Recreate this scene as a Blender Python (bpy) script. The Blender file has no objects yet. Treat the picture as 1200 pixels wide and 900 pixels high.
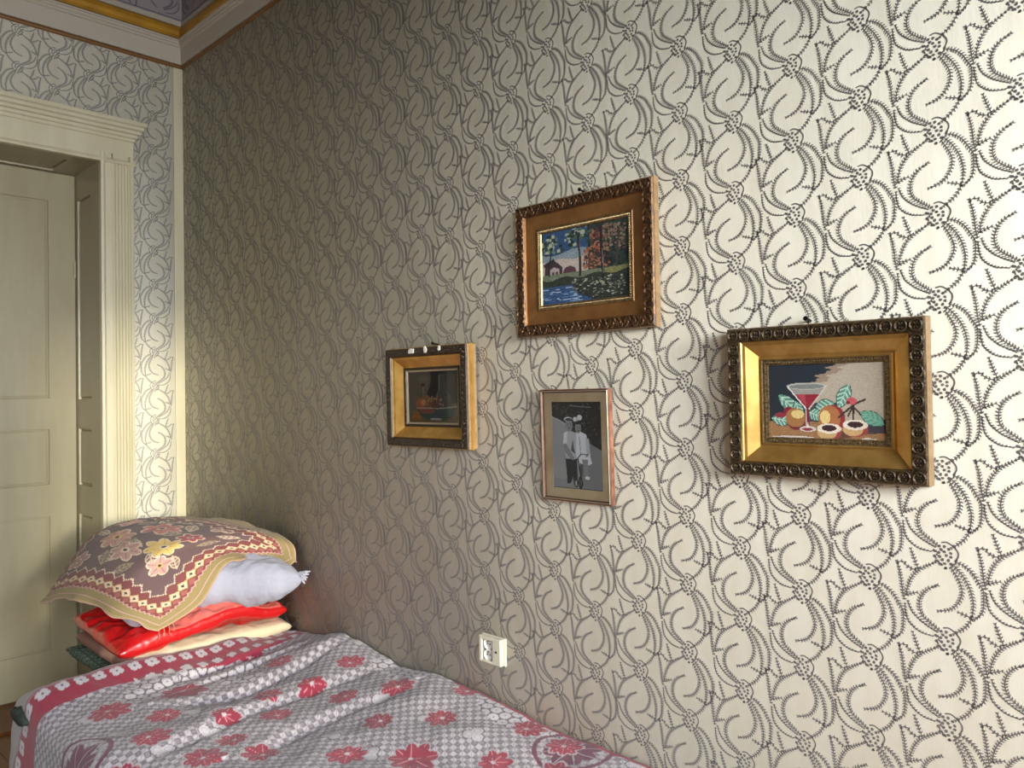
import bpy, bmesh, math, random
import numpy as np
from mathutils import Matrix, Vector
random.seed(7); RNG = np.random.default_rng(7)
C = bpy.context.scene.collection
S = bpy.context.scene

# ---------------------------------------------------------------- camera
CAM = np.array([3.611, -1.5454, 1.30])
cA, cP, cR = 0.7991, 0.0145, -0.0146
F = np.array([-math.cos(cA)*math.cos(cP), math.sin(cA)*math.cos(cP), math.sin(cP)])
R0 = np.array([math.sin(cA), math.cos(cA), 0.0]); U0 = np.cross(R0, F)
Rv = math.cos(cR)*R0 + math.sin(cR)*U0
Uv = -math.sin(cR)*R0 + math.cos(cR)*U0
cam_data = bpy.data.cameras.new('camera'); cam = bpy.data.objects.new('camera', cam_data); C.objects.link(cam)
cam.matrix_world = Matrix(((Rv[0], Uv[0], -F[0], CAM[0]), (Rv[1], Uv[1], -F[1], CAM[1]), (Rv[2], Uv[2], -F[2], CAM[2]), (0, 0, 0, 1)))
cam_data.sensor_width = 36.0; cam_data.lens = 920.6/1200*36; cam_data.clip_start = 0.02
S.camera = cam

# ---------------------------------------------------------------- view, world, sun, window light
S.view_settings.view_transform = 'Standard'; S.view_settings.look = 'None'
S.view_settings.gamma = 1.0; S.view_settings.use_curve_mapping = False
S.view_settings.exposure = 0.0
W = bpy.data.worlds.new('sky'); S.world = W; W.use_nodes = True
W.node_tree.nodes['Background'].inputs[0].default_value = (0.75, 0.87, 1.0, 1)
W.node_tree.nodes['Background'].inputs[1].default_value = 1.0

def area(name, loc, size_y, size_z, power, col, spread=math.pi):
    l = bpy.data.lights.new(name, 'AREA'); l.shape = 'RECTANGLE'; l.size = size_y; l.size_y = size_z
    l.energy = power; l.color = col; l.spread = spread
    o = bpy.data.objects.new(name, l); C.objects.link(o); o.location = loc
    return o
WX = 4.75                                   # window wall
# bright hazy sky standing outside the two windows
w1 = area('sky_outside', (WX+1.1, -1.70, 2.60), 3.8, 2.3, 1720.0, (0.92, 0.96, 1.0)); w1.rotation_euler = (math.radians(90-17), 0, math.pi/2)
sun = bpy.data.lights.new('low_sun', 'SUN'); sun.energy = 3.6; sun.color = (1.0, 0.92, 0.70); sun.angle = math.radians(6)
so = bpy.data.objects.new('low_sun', sun); C.objects.link(so)
SUN_EL, SUN_TAN = math.radians(7), 0.20
sd = Vector((-1, SUN_TAN, -math.tan(SUN_EL)))
so.rotation_euler = sd.to_track_quat('-Z', 'Y').to_euler(); so.location = (7, -1, 3)

# ---------------------------------------------------------------- helpers
def lin(c):
    c = np.asarray(c, float)/255.0
    return np.where(c <= 0.04045, c/12.92, ((c+0.055)/1.055)**2.4)
def L3(r, g, b): return tuple(float(v) for v in lin((r, g, b)))

def mesh(name, V, Fq, mats, parent=None, midx=None, smooth=False, col=None, coldom='POINT', loc=None):
    """V (n,3); Fq list/array of faces (equal length rows if array)."""
    me = bpy.data.meshes.new(name)
    V = np.asarray(V, np.float32)
    if isinstance(Fq, np.ndarray):
        n, k = Fq.shape
        me.vertices.add(len(V)); me.vertices.foreach_set('co', V.ravel())
        me.loops.add(n*k); me.loops.foreach_set('vertex_index', Fq.astype(np.int32).ravel())
        me.polygons.add(n); me.polygons.foreach_set('loop_start', np.arange(0, n*k, k, dtype=np.int32))
        me.polygons.foreach_set('loop_total', np.full(n, k, np.int32))
        me.update(calc_edges=True); me.validate()
    else:
        me.from_pydata([tuple(map(float, v)) for v in V], [], [tuple(map(int, f)) for f in Fq]); me.update()
    if not isinstance(mats, (list, tuple)): mats = [mats]
    for m in mats: me.materials.append(m)
    if midx is not None: me.polygons.foreach_set('material_index', np.asarray(midx, np.int32))
    if smooth: me.polygons.foreach_set('use_smooth', np.ones(len(me.polygons), bool))
    if col is not None:
        a = me.attributes.new('Col', 'FLOAT_COLOR', coldom)
        c = np.ones((len(col), 4), np.float32); c[:, :3] = col; a.data.foreach_set('color', c.ravel())
    o = bpy.data.objects.new(name, me); C.objects.link(o)
    if parent is not None: o.parent = parent
    if loc is not None: o.location = loc
    return o
def tag(o, label=None, cat=None, group=None, kind=None):
    if label: o['label'] = label
    if cat: o['category'] = cat
    if group: o['group'] = group
    if kind: o['kind'] = kind
    return o
def empty(name, loc=(0, 0, 0), rot=(0, 0, 0)):
    o = bpy.data.objects.new(name, None); C.objects.link(o); o.location = loc; o.rotation_euler = rot
    o.empty_display_size = 0.1; return o

class MB:
    """collects simple solids into one mesh"""
    def __init__(s): s.V = []; s.F = []; s.M = []
    def add(s, V, Fs, m=0):
        b = len(s.V); s.V += [tuple(v) for v in V]; s.F += [tuple(i+b for i in f) for f in Fs]; s.M += [m]*len(Fs); return s
    def box(s, a, b, m=0):
        x0, y0, z0 = [min(p, q) for p, q in zip(a, b)]; x1, y1, z1 = [max(p, q) for p, q in zip(a, b)]
        return s.add([(x0,y0,z0),(x1,y0,z0),(x1,y1,z0),(x0,y1,z0),(x0,y0,z1),(x1,y0,z1),(x1,y1,z1),(x0,y1,z1)],
                     [(0,3,2,1),(4,5,6,7),(0,1,5,4),(1,2,6,5),(2,3,7,6),(3,0,4,7)], m)
    def tube(s, P, r, n=8, m=0):
        P = [Vector(p) for p in P]; V = []
        for i, p in enumerate(P):
            d = (P[min(i+1, len(P)-1)]-P[max(i-1, 0)]).normalized()
            a = d.orthogonal().normalized(); b = d.cross(a); rr = r[i] if isinstance(r, (list, tuple)) else r
            V += [p+(a*math.cos(2*math.pi*k/n)+b*math.sin(2*math.pi*k/n))*rr for k in range(n)]
        Fs = [(i*n+k, i*n+(k+1) % n, (i+1)*n+(k+1) % n, (i+1)*n+k) for i in range(len(P)-1) for k in range(n)]
        Fs += [tuple(range(n-1, -1, -1)), tuple(range((len(P)-1)*n, len(P)*n))]
        return s.add(V, Fs, m)
    def lathe(s, prof, c, axis='y', n=20, m=0):
        V = []
        for (r, h) in prof:
            for k in range(n):
                a = 2*math.pi*k/n
                p = {'y': (r*math.cos(a), h, r*math.sin(a)), 'z': (r*math.cos(a), r*math.sin(a), h)}[axis]
                V.append((c[0]+p[0], c[1]+p[1], c[2]+p[2]))
        Fs = [(i*n+k, i*n+(k+1) % n, (i+1)*n+(k+1) % n, (i+1)*n+k) for i in range(len(prof)-1) for k in range(n)]
        Fs += [tuple(range(n-1, -1, -1)), tuple(range((len(prof)-1)*n, len(prof)*n))]
        return s.add(V, Fs, m)
    def sweep(s, prof, A, B, up, out, m=0):
        """extrude a profile [(o,u),...] (closed) from A to B; up/out are vectors"""
        A, B, up, out = map(Vector, (A, B, up, out)); n = len(prof)
        V = [A+out*o+up*u for o, u in prof]+[B+out*o+up*u for o, u in prof]
        return s.add(V, [(k, (k+1) % n, n+(k+1) % n, n+k) for k in range(n)]+[tuple(range(n-1, -1, -1)), tuple(range(n, 2*n))], m)
    def build(s, name, mats, parent=None, smooth=False, bevel=0, loc=None, auto=False):
        o = mesh(name, s.V, s.F, mats, parent, s.M, smooth, loc=loc)
        bm = bmesh.new(); bm.from_mesh(o.data); bmesh.ops.recalc_face_normals(bm, faces=bm.faces); bm.to_mesh(o.data); bm.free()
        if bevel:
            b = o.modifiers.new('bevel', 'BEVEL'); b.width = bevel; b.segments = 2; b.limit_method = 'ANGLE'
        return o

def nrand(shape_pts, scale, seed, octaves=3):
    """cheap smooth pseudo noise on (n,2/3) points: sum of random sines, range about -1..1"""
    r = np.random.default_rng(seed); P = np.asarray(shape_pts, float); out = np.zeros(len(P)); amp = 1; tot = 0
    for o in range(octaves):
        for k in range(5):
            d = r.normal(size=P.shape[1]); d /= np.linalg.norm(d)
            out += amp*np.sin(P@d*scale*(2**o)*r.uniform(.7, 1.4)*2*math.pi+r.uniform(0, 6.28))
        tot += amp*2.2; amp *= .5
    return out/tot
def smooth01(x): x = np.clip(x, 0, 1); return x*x*(3-2*x)
def grid_faces(nu, nv):
    i = np.arange(nu-1)[:, None]; j = np.arange(nv-1)[None, :]
    a = (i*nv+j).ravel(); return np.stack([a, a+nv, a+nv+1, a+1], 1)
def catmull(P, n=10):
    P = np.asarray(P, float); Q = np.vstack([2*P[0]-P[1], P, 2*P[-1]-P[-2]]); out = []
    for i in range(1, len(Q)-2):
        t = np.linspace(0, 1, n, endpoint=False)[:, None]; a, b, c, d = Q[i-1], Q[i], Q[i+1], Q[i+2]
        out.append(.5*((2*b)+(-a+c)*t+(2*a-5*b+4*c-d)*t**2+(-a+3*b-3*c+d)*t**3))
    return np.vstack(out+[P[-1:]])

# ---------------------------------------------------------------- materials
def mat(name, col, rough=.6, metal=0.0, noise=None, bump=None, spec=.5, attr=False, sheen=0, coat=0, stretch=(1, 1, 1)):
    m = bpy.data.materials.new(name); m.use_nodes = True; t = m.node_tree; n = t.nodes; l = t.links
    b = n['Principled BSDF']; b.inputs['Base Color'].default_value = (*col, 1); b.inputs['Roughness'].default_value = rough
    b.inputs['Metallic'].default_value = metal; b.inputs['Specular IOR Level'].default_value = spec
    b.inputs['Sheen Weight'].default_value = sheen; b.inputs['Coat Weight'].default_value = coat
    src = None
    if attr:
        a = n.new('ShaderNodeAttribute'); a.attribute_name = 'Col'; src = a.outputs['Color']
    tc = n.new('ShaderNodeTexCoord'); mp = n.new('ShaderNodeMapping'); mp.inputs['Scale'].default_value = stretch
    l.new(tc.outputs['Object'], mp.inputs['Vector'])
    if noise:                                     # (scale, second colour, amount)
        nz = n.new('ShaderNodeTexNoise'); nz.inputs['Scale'].default_value = noise[0]; nz.inputs['Detail'].default_value = 6
        l.new(mp.outputs[0], nz.inputs['Vector'])
        rp = n.new('ShaderNodeMapRange'); rp.inputs['From Min'].default_value = .38; rp.inputs['From Max'].default_value = .62
        rp.inputs['To Max'].default_value = noise[2]; l.new(nz.outputs['Fac'], rp.inputs['Value'])
        mx = n.new('ShaderNodeMix'); mx.data_type = 'RGBA'; l.new(rp.outputs[0], mx.inputs[0])
        if src: l.new(src, mx.inputs[6])
        else: mx.inputs[6].default_value = (*col, 1)
        mx.inputs[7].default_value = (*noise[1], 1); src = mx.outputs[2]
    if src: l.new(src, b.inputs['Base Color'])
    if bump:                                      # (scale, strength, distance)
        nb = n.new('ShaderNodeTexNoise'); nb.inputs['Scale'].default_value = bump[0]; nb.inputs['Detail'].default_value = 4
        l.new(mp.outputs[0], nb.inputs['Vector'])
        bp = n.new('ShaderNodeBump'); bp.inputs['Strength'].default_value = bump[1]; bp.inputs['Distance'].default_value = bump[2]
        l.new(nb.outputs['Fac'], bp.inputs['Height']); l.new(bp.outputs[0], b.inputs['Normal'])
    return m
M = {}
M['paper'] = mat('wallpaper_ground', L3(220, 215, 198), .62, bump=(60, .35, .0012), noise=(9, L3(212, 205, 184), .6), spec=.35, stretch=(3.0, 3.0, .5))
M['print'] = mat('wallpaper_print', L3(134, 131, 130), .38, .40, spec=.5)
M['frieze'] = mat('frieze_paper', L3(150, 140, 142), .6, bump=(60, .3, .001))
M['frieze_print'] = mat('frieze_print', L3(84, 70, 84), .5, .3)
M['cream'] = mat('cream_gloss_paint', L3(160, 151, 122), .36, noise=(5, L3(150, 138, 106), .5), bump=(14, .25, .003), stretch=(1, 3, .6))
M['casing'] = mat('casing_paint', L3(200, 192, 164), .40, noise=(6, L3(188, 178, 146), .5), bump=(16, .2, .002), stretch=(1, 3, .5))
M['white_trim'] = mat('white_trim', L3(182, 172, 156), .5, bump=(20, .15, .002))
M['brown_line'] = mat('brown_bead', L3(120, 80, 35), .45)
M['ochre'] = mat('ochre_gilt', L3(190, 140, 40), .4, .25, noise=(8, L3(150, 105, 30), .6))
M['dark_line'] = mat('dark_line', L3(50, 26, 14), .6)
M['ceiling'] = mat('ceiling_plaster', L3(132, 124, 110), .9)
M['plain_wall'] = mat('plain_wall_paper', L3(92, 80, 62), .8)
M['floor'] = mat('painted_floorboards', L3(120, 74, 34), .35, noise=(4, L3(92, 52, 22), .7), stretch=(1, 6, 1))
M['rug'] = mat('rug', L3(40, 22, 22), .95, attr=True, bump=(300, .5, .003))
M['mattress'] = mat('mattress_ticking', L3(150, 140, 130), .9, bump=(80, .3, .002))
M['darkwood'] = mat('dark_wood', L3(58, 36, 24), .45, noise=(10, L3(38, 22, 14), .8), stretch=(1, 8, 8))
M['bronze'] = mat('dark_bronze_gesso', L3(92, 76, 52), .42, .55, noise=(110, L3(38, 28, 20), .85), bump=(220, .6, .002))
M['bronze2'] = mat('worn_brown_gesso', L3(104, 74, 46), .42, .45, noise=(90, L3(44, 30, 20), .8), bump=(200, .6, .002))
M['black_gesso'] = mat('black_brown_gesso', L3(60, 46, 34), .38, .4, noise=(120, L3(24, 17, 13), .8), bump=(260, .6, .002))
M['gold'] = mat('gilded_gold', L3(206, 164, 92), .34, .75, noise=(25, L3(170, 126, 62), .6), bump=(60, .1, .001))
M['browngold'] = mat('brown_gold', L3(138, 96, 54), .42, .5, noise=(25, L3(112, 74, 38), .6), bump=(60, .1, .001))
M['frameside'] = mat('frame_side_wood', L3(158, 130, 94), .5, .15, noise=(20, L3(132, 102, 68), .6), stretch=(1, 1, 4))
M['beadgold'] = mat('bead_gold', L3(150, 126, 88), .35, .7, noise=(200, L3(60, 46, 32), .7))
M['stitch'] = mat('needlework', (.5, .5, .5), .85, attr=True, bump=(900, .5, .0006))
M['photoprint'] = mat('photo_paper', (.5, .5, .5), .35, attr=True)
M['matboard'] = mat('mat_board', L3(208, 190, 156), .8, noise=(12, L3(172, 148, 108), .7))
M['photoframe'] = mat('photo_frame_wood', L3(92, 62, 46), .4, .3, noise=(30, L3(60, 40, 32), .7))
M['copperedge'] = mat('copper_edge', L3(188, 132, 104), .4, .45, noise=(30, L3(120, 74, 56), .8))
M['silveredge'] = mat('silver_edge', L3(190, 176, 152), .35, .6)
M['chip'] = mat('bare_gesso_chip', L3(220, 214, 205), .8)
M['nail'] = mat('nail_iron', L3(50, 46, 44), .4, .8)
M['spread'] = mat('woven_bedspread', (.5, .5, .5), .85, attr=True, bump=(700, .6, .0012), sheen=.15)
M['tapestry'] = mat('tapestry_weave', (.5, .5, .5), .9, attr=True, bump=(500, .7, .0016), sheen=.1)
M['whitecotton'] = mat('white_cotton', L3(156, 156, 170), .8, bump=(22, .6, .010), sheen=.1)
M['satin'] = mat('red_satin', (.5, .5, .5), .28, attr=True, bump=(18, .55, .012), spec=.7)
M['quilt'] = mat('cream_quilt', (.5, .5, .5), .7, attr=True, bump=(30, .4, .006))
M['blanket'] = mat('green_blanket', (.5, .5, .5), .92, attr=True, bump=(300, .5, .002))
M['darkgreen'] = mat('dark_green_cloth', L3(30, 40, 36), .9, noise=(40, L3(52, 62, 54), .6), bump=(60, .5, .006))
M['plastic'] = mat('ivory_plastic', L3(196, 190, 172), .4)
M['plastic_white'] = mat('white_plastic', L3(232, 230, 224), .35)
M['plastic_dark'] = mat('dark_recess', L3(52, 52, 50), .5)
M['brass'] = mat('contact_metal', L3(170, 150, 110), .3, .9)
def glass_mat():
    m = bpy.data.materials.new('picture_glass'); m.use_nodes = True; t = m.node_tree; t.nodes.remove(t.nodes['Principled BSDF'])
    a = t.nodes.new('ShaderNodeBsdfTransparent'); g = t.nodes.new('ShaderNodeBsdfGlossy'); g.inputs['Roughness'].default_value = .05
    f = t.nodes.new('ShaderNodeFresnel'); f.inputs['IOR'].default_value = 1.16; mx = t.nodes.new('ShaderNodeMixShader')
    t.links.new(f.outputs[0], mx.inputs[0]); t.links.new(a.outputs[0], mx.inputs[1]); t.links.new(g.outputs[0], mx.inputs[2])
    t.links.new(mx.outputs[0], t.nodes['Material Output'].inputs['Surface']); return m
M['glass'] = glass_mat()

# ================================================================ WALLPAPER MOTIF (local mm -> m, (right, up))
PATHS = dict(
 a=[(8,-19),(17,-34),(25,-53),(24,-70),(16,-86),(4,-96),(-12,-101)],
 b=[(12,-14),(24,-28),(35,-46),(41,-65),(43,-82),(40,-104)],
 b2=[(40,-106),(29,-123),(12,-137)],
 c=[(16,-9),(31,-15),(44,-27),(53,-43),(59,-54),(59,-74),(56,-93),(45,-105)],
 d=[(39,-104),(30,-101),(20,-98)],
 g=[(-13,-135),(-27,-125),(-40,-114),(-45,-98),(-42,-80),(-32,-66),(-15,-56)],
 e=[(-65,-91),(-57,-110),(-40,-126),(-17,-139)],
 f=[(-70,-96),(-68,-117),(-62,-131),(-45,-144),(-25,-148)],
 h=[(-67,-82),(-64,-64),(-55,-44),(-43,-31),(-18,-15)],
 i=[(-45,-30),(-51,-15),(-57,4)],
 j=[(-49,-32),(-59,-31),(-67,-25)],
 k=[(-66,-81),(-59,-77),(-50,-74)],
 l=[(-70,-90),(-73,-76),(-75,-55),(-78,-35),(-82,-22)],
 m=[(-81,-23),(-76,-20),(-68,-21)])
LLEN = dict(a=7.0, b=7.4, b2=6.5, c=7.2, d=6, g=7.4, e=5.4, f=5.2, h=6.6, i=6.4, j=6, k=6, l=6.4, m=4.5)
def motif():
    Q = []
    for key, P in PATHS.items():
        D = catmull(P, 8); seg = np.linalg.norm(np.diff(D, axis=0), axis=1); cum = np.r_[0, np.cumsum(seg)]
        n = max(2, int(cum[-1]/5.3)); s = np.linspace(0, cum[-1], n+1)
        X = np.stack([np.interp(s, cum, D[:, k]) for k in (0, 1)], 1)
        T = np.gradient(X, axis=0); T /= np.linalg.norm(T, axis=1)[:, None]; N = np.stack([-T[:, 1], T[:, 0]], 1)
        w = .85
        for i in range(n):
            Q.append([X[i]-N[i]*w, X[i+1]-N[i+1]*w, X[i+1]+N[i+1]*w, X[i]+N[i]*w])
        for i in range(n+1):
            u = i/n; ln = LLEN[key]*(.78+.22*math.sin(math.pi*min(1, u*1.1+.05)))
            for sgn in (-1, 1):
                if key in 'ef' and sgn*N[i][1] < 0: lv = ln*.55
                else: lv = ln
                a = math.radians(54 if u < .9 else 32)
                d = T[i]*math.cos(a)+N[i]*sgn*math.sin(a); p = np.array([-d[1], d[0]])
                b0 = X[i]+T[i]*random.uniform(-.4, .4)
                Q.append([b0, b0+d*lv*.45-p*1.35, b0+d*lv, b0+d*lv*.45+p*1.35])
    blobs = [(490,200),(540,235),(450,235),(490,262),(565,285),(425,270),(510,310),(435,318),(565,330),(465,358),(535,370),(490,405),(500,460),
             (435,410),(400,370),(375,312),(370,245),(565,415),(430,190)]
    for (x, y) in blobs:
        cx = (x-500)*.14; cz = -(y-308)*.147+(x-500)*.14*.15; r = 3.0
        th = np.arange(8)*math.pi/4+random.uniform(0, 1); rr = r*RNG.uniform(.78, 1.12, 8)
        V = np.stack([cx+np.cos(th)*rr*1.05, cz+np.sin(th)*rr], 1)
        Q.append([V[0], V[1], V[2], V[3]]); Q.append([V[0], V[3], V[4], V[7]]); Q.append([V[7], V[4], V[5], V[6]])
    arc = catmull([(455,150),(520,150),(590,200),(645,270),(648,330),(610,385)], 4)
    arc = np.stack([(arc[:, 0]-500)*.14, -(arc[:, 1]-308)*.147+(arc[:, 0]-500)*.021], 1)
    T = np.gradient(arc, axis=0); T /= np.linalg.norm(T, axis=1)[:, None]; N = np.stack([-T[:, 1], T[:, 0]], 1)
    for p_ in ((-13.5,0),(-15.5,-6),(-15,6),(-11,-12),(-6,-17),(1,-22)):
        Q.append([np.array(p_)+np.array(v)*1.0 for v in ((-2.2,1.2),(-.4,-2.8),(2.0,-1.4),(.4,2.6))])
    for i in range(len(arc)-1): Q.append([arc[i]-N[i]*1.3, arc[i+1]-N[i+1]*1.3, arc[i+1]+N[i+1]*1.3, arc[i]+N[i]*1.3])
    return np.array(Q)*.001            # (n,4,2)
MOT = motif()
def paper_print(nodes, xmin, xmax, zmin, zmax, scale=1.0, holes=()):
    """all print quads for node positions [(h,z)], clipped to a rectangle; returns (n,4,2)"""
    out = []
    for (x, z) in nodes:
        q = MOT*scale+np.array([x, z]); c = q.mean(1)
        k = (q[:, :, 0].min(1) > xmin) & (q[:, :, 0].max(1) < xmax) & (q[:, :, 1].min(1) > zmin) & (q[:, :, 1].max(1) < zmax)
        for (a, b, c0, d) in holes: k &= ~((c[:, 0] > a) & (c[:, 0] < b) & (c[:, 1] > c0) & (c[:, 1] < d))
        out.append(q[k])
    return np.concatenate(out)

# ================================================================ SETTING
PER = .1524
xs0 = [3.314,3.181,3.049,2.916,2.784,2.651,2.518,2.386,2.254,2.121,1.989,1.856,1.724,1.591,1.459,1.326,1.194,1.061,.929,.796]
zs0 = [1.9546,2.0673,2.1623,2.1122,2.1838,2.2379,2.166,2.4349,2.3643,2.4278,2.4792,2.5372,2.4153,2.4243,2.4371,2.5451,2.5845,2.6513,2.714,2.6294]
xs0 += [.633+.015, .493+.02, .351+.03, .208+.04, .12, -.01]; zs0 += [2.705, 2.755, 2.784, 2.74, 2.68, 2.62]
xs0 = [3.314+.1325*k for k in range(10, 0, -1)]+xs0; zs0 = [1.9546+.055*k for k in range(10, 0, -1)]+zs0
nodes = []
for x, z in zip(xs0, zs0):
    z -= .15; z = z-math.floor((z-.35)/PER)*PER
    while z < 3.05: nodes.append((x, z)); z += PER
WTOP, CEIL = 2.84, 3.42
BACK = -4.4
def struct(o): o['kind'] = 'structure'; return o
# main wall (y = 0 plane, room at y < 0)
q = paper_print(nodes, .006, WX-.01, .12, WTOP-.005)
n = len(q); V = np.zeros((n*4, 3), np.float32); V[:, 0] = q[:, :, 0].ravel(); V[:, 2] = q[:, :, 1].ravel(); V[:, 1] = -.0006
body = MB().box((-.4, 0, -.1), (WX+.3, .25, CEIL+.1))
V = np.vstack([np.array(body.V, np.float32), V]); Fa = np.vstack([np.array(body.F), np.arange(n*4).reshape(n, 4)+8])
struct(mesh('wall_right', V, Fa, [M['paper'], M['print']], midx=np.r_[np.zeros(6), np.ones(n)]))
# door wall (x = 0 plane, room at x > 0)
DY0, DY1, DTOP = -.365, -1.60, 2.33           # opening
nd = []
for k in range(34):
    y = -.135-.1325*k; z = .45+((.055*k) % PER)
    while z < 3.0: nd.append((-y, z)); z += PER
q = paper_print([(h, z) for h, z in nd], .046, 4.3, .1, WTOP-.005, holes=[(.33, 1.64, -1, 2.36)])
n = len(q); V = np.zeros((n*4, 3), np.float32); V[:, 1] = -q[:, :, 0].ravel(); V[:, 2] = q[:, :, 1].ravel(); V[:, 0] = .0006
body = MB().box((-.36, DY0+.03, -.1), (0, 0, DTOP+.03)).box((-.36, BACK-.2, -.1), (0, DY1-.03, DTOP+.03)).box((-.36, BACK-.2, DTOP+.03), (0, 0, CEIL+.1))
V = np.vstack([np.array(body.V, np.float32), V]); Fa = np.vstack([np.array(body.F), np.arange(n*4).reshape(n, 4)+24])
struct(mesh('wall_left', V, Fa, [M['paper'], M['print']], midx=np.r_[np.zeros(18), np.ones(n)]))
# other walls, ceiling, floor
wl = MB()
Y1a, Y1b, Y2a, Y2b, ZW0, ZW1 = -.42, -1.46, -1.90, -3.0, .50, 2.17
wl.box((WX, BACK-.2, -.1), (WX+.3, 0, ZW0)).box((WX, BACK-.2, ZW1), (WX+.3, 0, CEIL+.1)).box((WX, Y1a, ZW0), (WX+.3, 0, ZW1))
wl.box((WX, Y2a, ZW0), (WX+.3, Y1b, ZW1)).box((WX, BACK-.2, ZW0), (WX+.3, Y2b, ZW1))
struct(wl.build('wall_front', M['plain_wall']))
struct(MB().box((-.4, BACK-.2, -.1), (WX+.3, BACK, CEIL+.1)).build('wall_back', M['plain_wall']))
struct(MB().box((-.4, BACK-.2, CEIL), (WX+.3, .25, CEIL+.15)).build('ceiling', M['ceiling']))
fl = struct(MB().box((-.4, BACK-.2, -.12), (WX+.3, .25, -.006)).build('floor', M['dark_line']))
for k in range(38):                            # floorboards, run along x
    y1 = -.13*k; y0 = y1-.128
    if y0 < BACK: break
    MB().box((-.36 if (DY1 < y0 < DY0) else 0.0, y0, -.006), (WX, y1, 0)).build('floorboard', M['floor'], fl)
for i, (ya, yb) in enumerate(((Y1a, Y1b), (Y2a, Y2b))):
    w = struct(empty('window_%d' % (i+1), (WX, (ya+yb)/2, ZW0)))
    h = (ya-yb)/2; H = ZW1-ZW0
    f = MB().box((.06, -h, 0), (.12, -h+.05, H)).box((.06, h-.05, 0), (.12, h, H)).box((.06, -h, 0), (.12, h, .05)).box((.06, -h, H-.05), (.12, h, H))
    f.build('window_frame', M['casing'], w)
    MB().box((.07, -.025, .05), (.11, .025, H-.05)).build('mullion', M['casing'], w)
    MB().box((.07, -h+.05, H*.68), (.11, h-.05, H*.68+.04)).build('transom', M['casing'], w)
    MB().box((-.06, -h-.04, -.03), (.12, h+.04, 0)).build('window_sill', M['casing'], w)
    MB().box((.088, -h+.05, .05), (.092, h-.05, H-.05)).build('pane', M['glass'], w)

# ---- cornice mouldings on both papered walls
def along(mb, prof, m=0):
    A = [(o, u) for o, u in prof]
    n = len(A); V = []
    for (o, u) in A: V += [(WX, -o, u)]
    for (o, u) in A: V += [(o, -o, u)]
    for (o, u) in A: V += [(o, BACK, u)]
    Fs = [(r*n+k, r*n+(k+1) % n, (r+1)*n+(k+1) % n, (r+1)*n+k) for r in range(2) for k in range(n)]
    Fs += [tuple(range(n-1, -1, -1)), tuple(range(2*n, 3*n))]
    mb.add(V, Fs, m); return mb
def halfround(z0, z1, o, n=7):
    c = (z0+z1)/2; r = (z1-z0)/2
    return [(0, z0)]+[(o*math.cos(a), c+r*math.sin(a)) for a in np.linspace(-math.pi/2, math.pi/2, n)]+[(0, z1)]
tr = struct(empty('trim_1', (0, 0, 0)))
o = along(MB(), halfround(2.832, 2.850, .008)).build('picture_rail_bead', M['brown_line'], tr)
o = along(MB(), [(0,2.850),(.010,2.850),(.012,2.925),(.018,2.929),(.018,2.936),(.024,2.940),(.024,2.948),(.030,2.952),(.030,2.958),(0,2.958)]).build('cornice_board', M['white_trim'], tr)
o = along(MB(), [(0,2.958),(.020,2.958),(.020,2.966),(0,2.966)]).build('dark_strip', M['dark_line'], tr)  # thin dark brown strip between the board and the gilt moulding
o = along(MB(), halfround(2.966, 3.028, .022)).build('gilt_moulding', M['ochre'], tr)
o = along(MB(), [(0,3.028),(.010,3.028),(.006,3.052),(0,3.052)]).build('pale_fillet', M['white_trim'], tr)
# frieze paper above the cornice with its own darker print
fn = [(.10+.2*k, 3.26+(.1*(k % 2))) for k in range(24)]; fn += [(x, z-.23) for x, z in fn]
qq = paper_print(fn, .01, 4.3, 3.062, CEIL, 1.25)
fz = MB().box((0, -.001, 3.05), (WX, -.0002, CEIL)).box((.0002, BACK, 3.05), (.001, 0, CEIL))
n = len(qq); Va = np.zeros((n*4, 3)); Va[:, 0] = qq[:, :, 0].ravel(); Va[:, 2] = qq[:, :, 1].ravel(); Va[:, 1] = -.0016
Vb = np.zeros((n*4, 3)); Vb[:, 1] = -qq[:, :, 0].ravel(); Vb[:, 2] = qq[:, :, 1].ravel(); Vb[:, 0] = .0016
ln = MB(); along(ln, [(0,3.060),(.0018,3.060),(.0018,3.0635),(0,3.0635)])
nf = len(fz.F)+len(ln.F)
Vall = np.vstack([fz.V, ln.V, Va, Vb]); b1 = len(fz.V); b2 = b1+len(ln.V)
Fl = [tuple(f) for f in fz.F]+[tuple(i+b1 for i in f) for f in ln.F]+[tuple(r) for r in (np.arange(n*8).reshape(2*n, 4)+b2)]
mi = [0]*len(fz.F)+[1]*(len(ln.F)+2*n)
struct(mesh('trim_2', Vall, Fl, [M['frieze'], M['frieze_print']], midx=mi))
# pale corner batten
struct(MB().box((0, -.044, .1), (.007, 0, 2.832)).build('trim_3', M['casing'], bevel=.003))
# baseboards
struct(MB().box((0, -.018, 0), (WX, 0, .12)).build('baseboard_right', M['casing'], bevel=.004))
bb = MB().box((0, DY0+.136, 0), (.018, -.018, .12)).box((0, BACK, 0), (.018, DY1-.136, .12)); struct(bb.build('baseboard_left', M['casing'], bevel=.004))

# ---- door with deep panelled recess
dr = struct(empty('door_1', (0, (DY0+DY1)/2, 0))); DO = -(DY0+DY1)/2
def dbox(mb, a, b, m=0): return mb.box((a[0], a[1]+DO, a[2]), (b[0], b[1]+DO, b[2]), m)
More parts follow.
